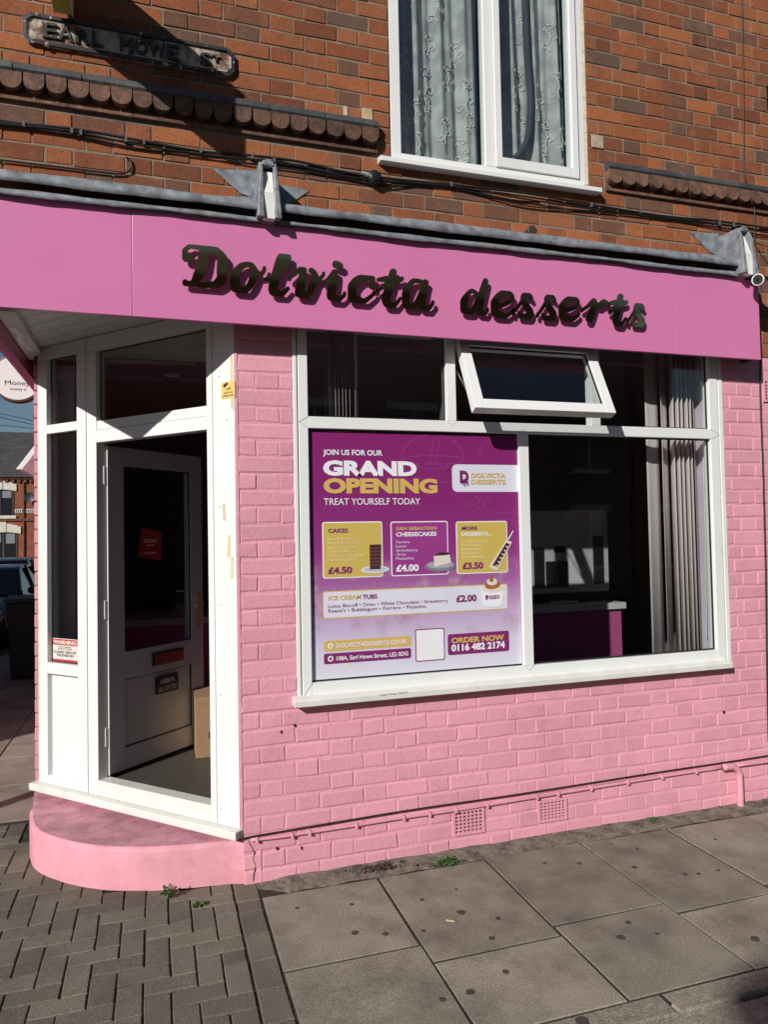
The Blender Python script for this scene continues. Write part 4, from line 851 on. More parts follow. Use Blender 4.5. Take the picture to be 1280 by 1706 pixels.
for t,a,b_,s,dz in (('S',333,352,.85,.0),('T',353,367,.42,.36)):
    X0,X1=W(a,110)[0],W(b_,110)[0]; textobj('letter',text(t,lambda x,y,d:(X0+x,-.0181-d,zbse+lh*dz+y),X1-X0,lh*s,.02,.012),IRONB,sg)
for px in (80,300):
    b_=W(px,85 if px<100 else 120); MB().lathe([(.014,0),(.012,.01),(.004,.014)],8,T=lambda x,y,z:(b_[0]+x,-.0185-z,zl+.004+y)).build('bolt',IRON,sg)
# ================================================================== PROJECTING SIGN (reaches above the picture)
pj=W(106,24,-.06); X_=pj[0]
bs=MB().box(X_-.04,X_+.04,-.75,-.06,pj[2],pj[2]+.36).build('projecting_sign',M('yellow sign box',(.50,.40,.06),.5,var=.05)); tag(bs,'yellow projecting box sign jutting from the wall above the street name plate','sign')
MB().box(X_-.044,X_-.0401,-.755,-.055,pj[2]-.004,pj[2]+.364).box(X_+.0401,X_+.044,-.755,-.055,pj[2]-.004,pj[2]+.364).build('edge_trim',PVC,bs); MB().box(X_-.015,X_+.015,-.0599,.01,pj[2]+.08,pj[2]+.13).box(X_-.015,X_+.015,-.0599,.01,pj[2]+.2,pj[2]+.25).build('bracket',BLACK,bs)
# ================================================================== CABLES, PIPES, CAMERAS
def wpath(P,Y,n=5): return smooth_path([W(x,y,Y) for x,y in P],n)
b0=[(-60,193),(0,201),(120,217),(225,235),(335,250),(420,260),(500,273),(600,290),(752,307),(875,325),(980,340),(1100,357),(1195,371),(1290,383),(1400,398)]
for k,(dy,r_,Y,lb) in enumerate(((0,.007,-.018,'thick upper black cable of the bundle running across the brick wall'),(5,.005,-.022,'middle black cable of the bundle running across the brick wall'),(9,.0045,-.016,'lowest black cable of the bundle running across the brick wall'))):
    P=[(x,y+dy+(3*math.sin(i*1.9+k) if 0<i<14 else 0)+(4*k if i in(5,9) else 0)) for i,(x,y) in enumerate(b0)]
    tag(MB().tube(wpath(P,Y),r_,7).build('cable',CABLE,smooth=True),lb,'cable','cables along the brick wall')
for k,(P,lb) in enumerate(((((430,264),(480,276),(540,290),(600,303),(650,312),(700,307)),'loose black cable sagging below the bundle near the junction box'),(((455,266),(520,281),(580,291),(612,294)),'short black cable looping into the junction box'),(((760,312),(800,322),(850,333),(900,338)),'short sagging black cable under the upstairs window'))):
    tag(MB().tube(wpath(P,-.014),.0045,6).build('cable',CABLE,smooth=True),lb,'cable','cables along the brick wall')
tag(MB().tube(wpath([(-50,262),(0,267),(50,273),(110,280),(160,286),(198,290),(212,287),(219,277),(216,266),(209,262)],-.016),.005,7).build('cable',CABLE,smooth=True),'black cable on the lower left brick courses ending in a small loop','cable','cables along the brick wall')
tag(MB().tube(wpath([(1234,-60),(1237,0),(1239,120),(1241,285),(1252,315),(1257,340),(1258,405)],-.02)+[np.array([W(1258,405)[0]+.01,-.16,W(1258,405)[2]-.1])],.004,6).build('cable',CABLE,smooth=True),'thin black cable dropping down the right brick wall to the camera','cable')
tag(MB().tube(wpath([(1268,600),(1267,640),(1268.7,700),(1271.6,775),(1274,860),(1276.5,954),(1278.5,1114),(1281,1235)],-.012),.006,6).build('cable',CABLE,smooth=True),'black cable hanging down the pink wall at the right edge','cable')
clip=M('cable clip grey',(.10,.10,.10),.5,var=.2)
cl=MB()
for (x,y) in ((40,208),(120,219),(135,222),(210,234),(240,238),(335,252),(420,262),(457,268),(752,308),(985,342),(1067,353),(1198,373),(1222,376)):
    p=W(x,y,-.02); cl.box(p[0]-.006,p[0]+.006,-.032,-.004,p[2]-.014,p[2]+.012)
tag(cl.build('cable_clips',clip),'small dark clips pinning the cable bundle to the brickwork','cable clip'); bpy.data.objects['cable_clips']['kind']='stuff'
p=W(624,297,-.03); jb=thing('junction_box','black round cable junction box hanging from the bundle left of the upstairs window','junction box',tuple(p))
MB().lathe([(.02,-.03),(.036,-.028),(.040,0),(.036,.02),(.022,.026)],14,T=lambda x,y,z:(p[0]+x,p[1]-z,p[2]+y)).build('body',BLACK,jb,smooth=True)
MB().tube([(p[0]-.02,p[1]-.005,p[2]+.005),(p[0]-.075,p[1]-.005,p[2]+.018)],[.016,.010],8).build('gland',M('grey gland',(.3,.3,.3),.5),jb); MB().tube([(p[0]+.02,p[1],p[2]-.01),(p[0]+.07,p[1]+.004,p[2]-.022)],[.016,.008],8).build('gland',BLACK,jb)
p=W(883,388,-.03); tag(MB().lathe([(.026,-.03),(.028,.02),(.031,.022),(.031,.032),(.026,.036)],16,T=lambda x,y,z:(p[0]+x,p[1]-z+.0,p[2]+y)).build('pipe_cap',M('brown cap',(.055,.035,.028),.6,var=.2)),'round dark brown pipe cap sticking out of the bricks above the flashing','pipe cap')
# pipe along the foot of the wall
pipe=thing('waste_pipe','pink painted waste pipe clipped low along the wall with an elbow into the pavement','pipe',tuple(W(820,1335)))
PP=[(418,1399),(465,1394),(516,1386),(595,1374),(673,1361.5),(760,1349),(895,1327),(1046,1302.8),(1130,1289),(1206,1278)]
MB().tube(wpath(PP,-.014,4),.0085,10).build('run',PINKB,pipe,smooth=True)
e0=W(1206,1278,-.035); MB().tube(smooth_path([e0,W(1222,1277,-.035),W(1231,1285,-.035),W(1233,1300,-.035),W(1234,1330,-.035),W(1235,1354,-.035)],4),.021,12).build('elbow',PINKB,pipe,smooth=True)
MB().tube(wpath([(1222,1276),(1280,1268),(1340,1259)],-.02,3),.010,8).build('branch',PINKB,pipe,smooth=True)
p=W(1235,1352,-.035); MB().tube([(p[0],p[1],p[2]+.012),(p[0],p[1],p[2]-.01)],.026,12).build('collar',PINKB,pipe)
for x in (428,487,516,594,673,716,760,812,895,930,985,1046,1103,1160):
    y=np.interp(x,[a for a,_ in PP],[b for _,b in PP]); p=W(x,y,-.014); MB().box(p[0]-.007,p[0]+.007,-.027,-.001,p[2]-.014,p[2]+.011).build('clip',PINKB,pipe,.002)
tag(MB().tube(wpath([(398,1400),(412,1395),(451,1388),(549,1371.6),(680,1349.7),(850,1325),(991,1303),(1105,1285),(1200,1271),(1290,1257)],-.014),.0045,6).build('cable',CABLE,smooth=True),'black cable pinned along the foot of the pink wall above the waste pipe','cable')
nl=MB()
for (x,y) in ((461,1412),(502,1411),(548,1371),(1206,1185),(468,1218),(490,1207),(1205,1186)):
    p=W(x,y,0); nl.box(p[0]-.003,p[0]+.003,-.010,.0,p[2]-.008,p[2]+.006)
nl.build('wall_plugs',CABLE,shop)['kind']='stuff'
# CCTV bullet camera at the right end of the fascia
cc=thing('bullet_camera','white bullet security camera at the right end of the pink fascia','security camera',tuple(W(1268,465,-.22)))
a=W(1263,466,-.26); d=np.array([.75,.62,.2]); d/=np.linalg.norm(d)
MB().tube([a,a+d*.03,a+d*.15],[.036,.036,.034],16).build('housing',PVC,cc,smooth=False); MB().tube([a-d*.004,a+d*.002],.029,16).build('lens_face',BLACK,cc); MB().tube([a-d*.006,a-d*.003],.012,12).build('lens',plain('lens',(.02,.02,.03),.05),cc)
MB().tube([a+d*.12,a+d*.12+np.array([.03,.02,-.04]),(a[0]+.12,-.02,a[2]-.04)],.012,8).build('arm',PVC,cc); MB().box(a[0]+.09,a[0]+.16,-.03,.0,a[2]-.16,a[2]+.02).build('wall_box',PVC,cc,.004); MB().box(a[0]+.01,a[0]+.16,-.20,-.01,a[2]+.035,a[2]+.055).build('bracket',BLACK,cc)
# dome camera under the soffit
p=G(53,524,SZ-.005); p=np.array([W(53,524,.02)[0],.02,SZ])
dc=thing('dome_camera','black dome security camera under the white boarded soffit','security camera',tuple(p))
MB().lathe([(.062,0),(.062,-.016),(.055,-.02)],20,T=lambda x,y,z:(p[0]+x,p[1]+y,p[2]+z)).build('base',plain('pale base',(.45,.42,.4),.5),dc); MB().lathe([(.055,-.0205),(.05,-.045),(.036,-.062),(.015,-.07),(.002,-.071)],20,T=lambda x,y,z:(p[0]+x,p[1]+y,p[2]+z)).build('dome',plain('smoked dome',(.02,.018,.018),.08),dc,smooth=True)
# small dark bracket at the right edge
p=W(1279,160); MB().box(p[0]-.012,p[0]+.08,-.09,.0,p[2]-.10,p[2]+.06).build('wall_bracket',BLACK); tag(bpy.data.objects['wall_bracket'],'dark metal bracket on the upper brick wall at the right edge','bracket')
# ================================================================== INSIDE THE SHOP
CP=M('pink laminate',(.50,.10,.27),.35,var=.02); CT=M('white counter top',(.62,.60,.57),.35,var=.05)
ct=thing('serving_counter','pink fronted serving counter with a white top inside the shop','counter',(1.1,2.45,.355))
MB().box(-1.2,1.1,2.45,3.05,.355,1.06).build('front',CP,ct); MB().box(-1.24,1.14,2.42,3.08,1.061,1.115).build('top',CT,ct,.004)
CY2=1.25; xe=W(1035,1010,CY2)[0]; zt2=W(1035,1003,CY2)[2]
c2_=thing('window_counter','pink counter end with white top seen through the right shop window','counter',(2.4,CY2,.355)); MB().box(.9,xe,CY2,1.85,.355,zt2-.052).build('front',CP,c2_); MB().box(.88,xe+.03,CY2-.03,1.88,zt2-.051,zt2).build('top',CT,c2_,.004)
TILE=bpy.data.materials.new('metallic chevron tile'); TILE.use_nodes=True; n=TILE.node_tree; b=n.nodes['Principled BSDF']; b.inputs['Roughness'].default_value=.3; b.inputs['Metallic'].default_value=.5
geo=n.nodes.new('ShaderNodeNewGeometry'); mpn=n.nodes.new('ShaderNodeMapping'); mpn.inputs['Rotation'].default_value=(R(90),0,R(0)); bt=n.nodes.new('ShaderNodeTexBrick'); bt.inputs['Scale'].default_value=9; bt.inputs['Color1'].default_value=(.10,.09,.095,1); bt.inputs['Color2'].default_value=(.17,.155,.16,1); bt.inputs['Mortar'].default_value=(.02,.018,.02,1); bt.inputs['Brick Width'].default_value=.6; bt.inputs['Row Height'].default_value=.3
n.links.new(geo.outputs['Position'],mpn.inputs['Vector']); n.links.new(mpn.outputs['Vector'],bt.inputs['Vector']); n.links.new(bt.outputs['Color'],b.inputs['Base Color'])
MB().box(-1.2,2.2,RY1-.02,RY1-.001,1.0,2.02).build('tile_splashback',TILE,shop)
# ice cream machine
MG=M('grey machine steel',(.60,.60,.61),.45,metal=.3,var=.03); my=1.42
a=W(886,985,my); b_=W(1012,850,my); mach=thing('ice_cream_machine','grey vented steel machine with paper notices standing on the counter behind the right window','machine',(a[0],my,zt2))
X0=W(868,900,my)[0]; X1=b_[0]; Z1=b_[2]; Z0=W(1012,984,my)[2]
MB().box(X0,X1,my,my+.4,Z0,Z1).build('cabinet',MG,mach,.006); MB().box(X0+.03,X1-.05,my+.04,my+.36,zt2+.001,Z0).build('plinth',BLACK,mach)
sl_=MB()
def louv(xa,xb,za,zb_,nn):
    for k in range(nn):
        z=za+(zb_-za)*k/nn; sl_.prism([(0,0),(-.012,-.004),(-.012,-.008),(0,-.012)],lambda y,zz:(xa,my-.0005+y,z+zz+.012),lambda y,zz:(xb,my-.0005+y,z+zz+.012))
wx=lambda x:W(x,930,my)[0]; wz=lambda y:W(960,y,my)[2]
louv(wx(988),wx(1005),wz(974),wz(893),24); louv(wx(909),wx(926),wz(977),wz(933),14); louv(wx(928),wx(945),wz(977),wz(933),14); louv(wx(889),wx(906),wz(977),wz(910),20)
sl_.build('louvres',GASK,mach)
PAPER=plain('paper',(.62,.60,.58),.7); PAPP=plain('pinkish paper',(.55,.38,.38),.7)
for x0_,x1_,y0_,y1_,mt in ((945,963,852,874,PAPER),(965,983,853,864,PAPP),(985,1007,852,886,PAPER)): MB().box(wx(x0_),wx(x1_),my-.004,my-.001,wz(y1_),wz(y0_)).build('notice',mt,mach)
MB().box(wx(924),wx(942),my-.004,my-.001,wz(920),wz(909)).build('badge',BLACK,mach)
p=(W(940,1004,1.34)); tag(MB().lathe([(.02,.002),(.08,.003),(.11,.020),(.105,.022),(.07,.009),(.01,.008)],20,T=lambda x,y,z:(p[0]+x*1.2,1.34+y*.5,zt2+z)).build('plate',CT,smooth=True),'white plate lying on the counter in front of the grey machine','plate')
# vertical blinds
BL=M('blind fabric',(.62,.52,.53),.8,var=.04,vs=20)
vb=thing('vertical_blind','bunched pale vertical blind slats at the right end of the shop window','blind',tuple(W(1135,1100,.2)))
xsl=[(1080,1104,8),(1104,1122,30),(1120,1131,66),(1128,1138,70),(1135,1146,66),(1143,1153,70),(1150,1161,62),(1157,1172,40),(1172,1188,25)]
for x0_,x1_,an in xsl:
    a=W(x0_,900,.17); b_=W(x1_,900,.17); cxx=(a[0]+b_[0])/2; hw=.5*(b_[0]-a[0])/max(.35,math.cos(R(an))); hw=min(hw,.055)
    ca,sa=math.cos(R(an)),math.sin(R(an)); m=MB(); N=5; V=[]
    for z in (.86,2.93):
        for k in range(N):
            t=-1+2*k/(N-1); bow=.006*(1-t*t); V.append((cxx+hw*t*ca-bow*sa,.17+hw*t*sa+bow*ca,z))
    m.add(V,[(k,k+1,N+k+1,N+k) for k in range(N-1)]); o=m.build('slat',BL,vb,smooth=True); s=o.modifiers.new('t','SOLIDIFY'); s.thickness=.0015
MB().box(FX3-.1,XR0+.02,.14,.20,2.935,2.96).build('head_rail',PVC,vb); MB().tube([W(1172,760,.12),W(1176,900,.12),W(1178,1062,.12)],.0025,5).build('cord',PVC,vb)
vb2=thing('vertical_blind','bunched pale vertical blind slats behind the upper left window pane','blind',tuple(W(562,690,.2)))
for i,(x0_,an) in enumerate(((543,70),(552,35),(560,60),(565,65),(571,68),(577,62),(583,66),(594,50))):
    a=W(x0_,650,.2); hw=.045; ca,sa=math.cos(R(an)),math.sin(R(an)); V=[]
    for z in (.86,2.93):
        for t in (-1,-.33,.33,1): V.append((a[0]+hw*t*ca*.6,.2+hw*t*sa,z))
    o=MB().add(V,[(0,1,5,4),(1,2,6,5),(2,3,7,6)]).build('slat',BL,vb2); s=o.modifiers.new('t','SOLIDIFY'); s.thickness=.0015
MB().box(XC,FX0,.17,.23,2.935,2.96).build('head_rail',PVC,vb2)
# cardboard box inside the door, downlights
p=G(343,1262,.357); cb=thing('cardboard_box','brown cardboard box on the shop floor just inside the door','box',(p[0],p[1],.356))
CB=M('brown cardboard',(.30,.19,.10),.85,var=.08,vs=20); MB().box(p[0]-.06,p[0]+.32,p[1],p[1]+.36,.356,.74).build('carton',CB,cb,.004); MB().box(p[0]-.06,p[0]+.12,p[1]+.002,p[1]+.358,.7402,.744).box(p[0]+.125,p[0]+.32,p[1]+.002,p[1]+.358,.7402,.7445).build('flap',CB,cb); m=MB()
m.prism([(p[0]+.02,p[2]+.12),(p[0]+.06,p[2]+.12),(p[0]+.06,p[2]+.16),(p[0]+.02,p[2]+.16)],lambda x,z:(x,p[1]-.001,z),lambda x,z:(x,p[1]-.0003,z)); m.build('printed_mark',INK,cb)
DLM=plain('downlight rim',(.8,.8,.78),.4)
for k,(x,y,lb) in enumerate(((289,583,'nearer round ceiling downlight seen through the glass over the door'),(286,625,'farther round ceiling downlight seen through the glass over the door'))):
    d=ray(x,y); t=(3.015-CAM[2])/d[2]; q=CAM+d*t
    if q[1]>RY1-.2: q[1]=RY1-.3
    tag(MB().lathe([(.055,3.018),(.055,3.010),(.045,3.006),(.04,3.012)],16,T=lambda a,b_,z:(q[0]+a,q[1]+b_,z)).build('downlight',DLM),lb,'downlight','ceiling downlights')
# ================================================================== LACE CURTAINS upstairs
def lacemat():
    m=bpy.data.materials.new('lace net'); m.use_nodes=True; n=m.node_tree; n.nodes.clear(); L=n.links.new
    o=n.nodes.new('ShaderNodeOutputMaterial'); t=n.nodes.new('ShaderNodeBsdfTransparent'); d=n.nodes.new('ShaderNodeBsdfDiffuse'); d.inputs['Color'].default_value=(.66,.67,.67,1)
    geo=n.nodes.new('ShaderNodeNewGeometry'); no=n.nodes.new('ShaderNodeTexNoise'); no.inputs['Scale'].default_value=8; no.inputs['Detail'].default_value=4; L(geo.outputs['Position'],no.inputs['Vector'])
    mr=n.nodes.new('ShaderNodeMapRange'); mr.inputs['From Min'].default_value=.4; mr.inputs['From Max'].default_value=.65; mr.inputs['To Min'].default_value=.46; mr.inputs['To Max'].default_value=.70; L(no.outputs['Fac'],mr.inputs['Value'])
    mx=n.nodes.new('ShaderNodeMixShader'); L(mr.outputs['Result'],mx.inputs['Fac']); L(t.outputs[0],mx.inputs[1]); L(d.outputs[0],mx.inputs[2]); L(mx.outputs[0],o.inputs['Surface']); return m
LACE=lacemat(); LACEF=plain('lace embroidery',(.72,.72,.70),.9)
cY=.13
def cy_at(x,z,ph): return cY+.022*math.sin(x*38+ph+.8*math.sin(z*1.3))+.010*math.sin(x*83+2*ph+z*.7)+.006*math.sin(x*17-z)
def curtain(xa,xb,za,zb_,ph,lb,flowers,cut=None):
    N=90; Mz=16; m=MB(); V=[]
    for j in range(Mz+1):
        z=za+(zb_-za)*j/Mz
        for i in range(N+1):
            x=xa+(xb-xa)*i/N; zz=z
            if j==0: zz=za+.012*abs(math.sin(x*28))
            xx=x if cut is None else x+cut(x,z)
            V.append((xx,cy_at(x,z,ph),zz))
    m.add(V,[(j*(N+1)+i,j*(N+1)+i+1,(j+1)*(N+1)+i+1,(j+1)*(N+1)+i) for j in range(Mz) for i in range(N)])
    o=m.build('lace_curtain',LACE,smooth=True); tag(o,lb,'curtain','lace curtains upstairs')
    fm=MB()
    for (fx_,fz_,s) in flowers:
        def cu(pts):
            q=[(fx_+a*s,cy_at(fx_+a*s,fz_+b*s,ph)-.004,fz_+b*s) for a,b in pts]; fm.tube(smooth_path(q,3),.0026,4)
        for k in range(5):
            t0=k*1.26; cu([(.25*math.cos(t0+.3*j)*(.4+.13*j),.25*math.sin(t0+.3*j)*(.4+.15*j)) for j in range(5)])
        cu([(.12*math.cos(j*.7),.12*math.sin(j*.7)) for j in range(9)])
        cu([(.0,-.2),(.06,-.5),(-.04,-.8),(.05,-1.1)]); cu([(.05,-.5),(.22,-.42),(.28,-.58),(.18,-.66),(.12,-.58)]); cu([(-.02,-.8),(-.2,-.7),(-.28,-.86),(-.18,-.96),(-.1,-.88)])
    fm.build('embroidery',LACEF,o,smooth=True); return o
rr=random.Random(4)
curtain(UWX0+.06,xm0+.03,3.93,5.5,.4,'lace net curtain with white flower embroidery behind the left upstairs pane',[(.53,4.62,.16),(.68,4.52,.19),(.82,4.56,.14),(.93,4.46,.16),(.60,4.30,.12),(.79,4.22,.13),(.62,4.10,.1),(.90,4.12,.12),(.55,4.95,.15),(.75,4.98,.15),(.50,4.42,.10),(.71,4.74,.12),(.88,4.72,.13),(.95,4.28,.10),(.70,4.36,.09),(.56,4.02,.07),(.68,4.01,.07),(.80,4.0,.07),(.92,4.0,.07)])
curtain(xm0+.13,UR-.06,3.99,5.5,2.1,'lace net curtain pulled aside behind the right upstairs pane',[(1.29,4.62,.17),(1.44,4.55,.14),(1.32,4.32,.12),(1.49,4.32,.15),(1.58,4.28,.12),(1.47,4.14,.12),(1.34,4.95,.15),(1.52,4.95,.14),(1.42,4.40,.09),(1.27,4.44,.09),(1.56,4.62,.13),(1.36,4.12,.08),(1.58,4.08,.08)],lambda x,z:0)
tag(MB().tube(smooth_path([(1.335,.10,5.4),(1.345,.10,4.75),(1.36,.10,4.45),(1.335,.10,4.2),(1.27,.10,4.08),(1.20,.10,4.02)],5),[.02]*3+[.022]*23,8).build('curtain_tie',M('dark voile',(.05,.055,.065),.9,var=.2)),'dark gathered voile edge swept to the left behind the right upstairs pane','curtain')
# ================================================================== WEEDS AND LITTER
LEAF=M('weed leaf',(.055,.105,.022),.6,var=.35,vs=60); LEAF2=M('dry weed',(.10,.09,.03),.7,var=.3,vs=60)
def weed(px,py,h,n,sp,lb,flat=.5,mat=LEAF,seed=1):
    q=random.Random(seed); p=G(px,py,0); m=MB()
    for k in range(n):
        a=q.random()*6.28; l=h*q.uniform(.35,1); rad=sp*q.uniform(.1,1); tip=np.array([p[0]+rad*math.cos(a),p[1]+.5*rad*math.sin(a)-.01,l*(1-flat*rad/sp)]); base=np.array([p[0]+.01*q.uniform(-1,1),p[1],0])
        m.tube([base,(base+tip)/2+np.array([0,0,.01]),tip],.0012,4)
        for _ in range(4):
            c=base+(tip-base)*q.uniform(.45,1.05); u_=np.array([q.uniform(-1,1),q.uniform(-1,1),q.uniform(-.2,.8)]); u_/=np.linalg.norm(u_); v_=np.cross(u_,[q.uniform(-1,1),q.uniform(-1,1),q.uniform(-1,1)]); v_/=np.linalg.norm(v_)+1e-9; s=q.uniform(.007,.016)
            m.add([c,c+u_*s*.5+v_*s*.45,c+u_*s*1.2,c+u_*s*.5-v_*s*.45],[(0,1,2,3)])
    return tag(m.build('weed',mat),lb,'weed')
weed(281,1497,.085,26,.055,'spiky green weed growing at the foot of the pink curved doorstep',.3,seed=2)
weed(745,1440,.05,60,.11,'low spreading green weed at the foot of the pink wall below the first air vent',.55,seed=3)
weed(332,1508,.02,22,.05,'tiny grass tuft in the paver joints right of the doorstep weed',.7,seed=5); weed(1087,1366,.018,24,.06,'thin moss tuft at the wall foot left of the waste pipe elbow',.7,seed=6)
q=random.Random(8); lm=MB()
for k in range(70):
    x=q.gauss(635,22); y=np.interp(x,[430,640,950],[1472,1440,1393])+q.uniform(0,10); p=G(x,y,.012); a=q.random()*6.28; s=q.uniform(.006,.018)
    lm.add([(p[0]+s*math.cos(a),p[1]+s*math.sin(a),.02+q.random()*.012),(p[0]-s*.5*math.sin(a),p[1]+s*.5*math.cos(a),.014),(p[0]-s*math.cos(a),p[1]-s*math.sin(a),.018),(p[0]+s*.5*math.sin(a),p[1]-s*.5*math.cos(a),.026)],[(0,1,2,3)])
lo=lm.build('leaf_litter',M('dead leaves',(.06,.04,.028),.9,var=.5,vs=80)); lo['kind']='stuff'; lo['label']='dry leaf litter gathered at the foot of the pink wall'; lo['category']='litter'
p=G(751,1534,.004); tag(MB().tube([(p[0]-.016,p[1]+.012,.005),(p[0]+.016,p[1]-.012,.005)],.004,6).build('cigarette_end',M('cigarette paper',(.5,.38,.25),.8,var=.3,vs=90)),'cigarette end lying on a paving slab','cigarette end')
# ================================================================== DOWN THE SIDE STREET
# far terrace house facing the camera
HY=39.2
FB=M('far red brick',(.24,.075,.035),.9,var=.25,vs=2.2,c2=(.16,.06,.035),c2s=.5); STN=M('white painted stone',(.66,.62,.52),.8,var=.1); SLT=M('roof slate',(.050,.048,.05),.8,var=.3,vs=3); WDK=M('dark window glass',(.02,.022,.026),.1,var=.1)
fh=thing('terrace_house','red brick terrace house with slate roof at the far end of the side street','house',(-8,HY+3,0))
fx2=lambda x,y:W(x,y,HY)[0]; fz2=lambda x,y:W(x,y,HY)[2]
ZE=fz2(30,794); MB().box(-17,-2.5,HY,HY+7,0,ZE).build('wall',FB,fh); 
MB().prism([(HY-.25,ZE-.05),(HY+3.6,ZE+2.9),(HY+7.3,ZE-.05)],lambda y,z:(-17.2,y,z),lambda y,z:(-2.3,y,z)).build('roof',SLT,fh)
m=MB(); 
for k in range(48): m.box(-17+k*.3,-17+k*.3+.15,HY-.12,HY-.001,ZE-.32,ZE-.16)
m.box(-17,-2.5,HY-.16,HY-.0005,ZE-.15,ZE-.02); m.build('dentil_course',M('far brick dark',(.15,.055,.03),.9,var=.2,vs=3),fh)
zc0,zc1=fz2(30,868),fz2(30,863); MB().box(-17,-2.5,HY-.08,HY-.0005,zc0,zc1).build('band',MATS['far brick dark'],fh)
for k,(xr,yt,yb,ys,xa) in enumerate(((23,815,859,862,28),(29,886,935,938,35))):
    x1=fx2(xr,840); x0=x1-1.35; z1,z0=fz2(10,yt),fz2(10,yb); wn_=MB().box(x0,x1,HY-.02,HY-.004,z0,z1).build('window',WDK,fh)
    zl1=fz2(10,yt-14); m=MB(); A_=fx2(xa,840); N=12
    for t in range(N):
        a0=x0-.22+(A_-x0+.22)*t/N; a1=x0-.22+(A_-x0+.22)*(t+1)/N; c=((a0+a1)/2-(x0+x1)/2)/((A_-x0+.22)/2); zt_2=zl1-.22*c*c; m.box(a0,a1-.003,HY-.07,HY-.0008,z1-.02-.1*c*c,zt_2)
    cx=(x0+x1)/2; m.box(cx-.14,cx+.14,HY-.1,HY-.0701,z1-.02,zl1+.08); m.build('lintel',STN,wn_); MB().box(x0-.08,A_-.02,HY-.12,HY-.001,z0-.16,z0).build('sill',STN,wn_)
    MB().box(x0,x0+.06,HY-.04,HY-.0201,z0,z1).box(x1-.06,x1,HY-.04,HY-.0201,z0,z1).box(cx-.04,cx+.04,HY-.04,HY-.0201,z0,z1).build('frame',M('dark frame',(.06,.05,.045),.6),wn_)
    MB().box(x0+.1,x0+.55,HY-.03,HY-.0202,z0+.9 if k==0 else z0+1.0,z1-.1).box(cx+.12,x1-.12,HY-.03,HY-.0202,z0+.95,z1-.1).build('net',plain('grey net',(.22,.22,.24),.9),wn_)
cz=fz2(50,712); ch=MB().box(fx2(46,740)-.2,fx2(46,740)+1.6,HY+3.2,HY+4,ZE+1.5,ZE+3.9).build('chimney',FB,fh)
for k in range(3): MB().tube([(fx2(46,740)+.15+k*.5,HY+3.6,ZE+3.9),(fx2(46,740)+.15+k*.5,HY+3.6,ZE+4.5)],[.17,.13],10).build('chimney_pot',M('buff pot',(.45,.32,.2),.8),ch)
p=W(49,829,HY-.3); sd=thing('satellite_dish','small dark satellite dish on the far brick house','satellite dish',tuple(p)); MB().lathe([(.02,.0),(.18,.03),(.29,.09),(.28,.10),(.16,.045),(.01,.015)],16,T=lambda x,y,z:(p[0]+x*.9,p[1]-z+.1,p[2]+y)).build('reflector',M('dish grey',(.06,.06,.065),.5),sd); MB().tube([(p[0],p[1]+.1,p[2]-.1),(p[0],HY,p[2]-.2)],.025,6).build('arm',BLACK,sd)
x0_,x1_=fx2(25,850),fx2(62,850); fs=thing('street_name_plate','small white street name plate on the far brick house','street sign',((x0_+x1_)/2,HY-.03,fz2(40,851))); MB().box(x0_,x1_,HY-.03,HY-.001,fz2(40,854),fz2(40,848)).build('plate',plain('sign white',(.55,.55,.53),.6),fs); m=MB()
for k in range(12): m.box(x0_+.06+k*.095,x0_+.06+k*.095+.05,HY-.033,HY-.0301,fz2(40,853),fz2(40,849.3))
m.build('letter_marks',INK,fs)
tag(MB().tube([(fx2(40,900),HY-.05,0),(fx2(40,900),HY-.05,ZE-.3)],.05,8).build('drainpipe',MATS['far brick dark']),'dark drainpipe down the front of the far brick house','drainpipe')
# overhead wires
for k,(a,b_,lb) in enumerate((((-60,675),(75,706),'highest thin overhead wire across the blue sky'),((-60,682),(75,712),'second thin overhead wire across the blue sky'),((-60,702),(75,716),'lowest thin overhead wire across the blue sky'))):
    pa,pb=W(*a,30),W(*b_,30); tag(MB().tube([pa+(pa-pb)*1.2,pa,pb,pb+(pb-pa)*1.5],.014,5).build('overhead_wire',CABLE),lb,'wire','overhead wires')
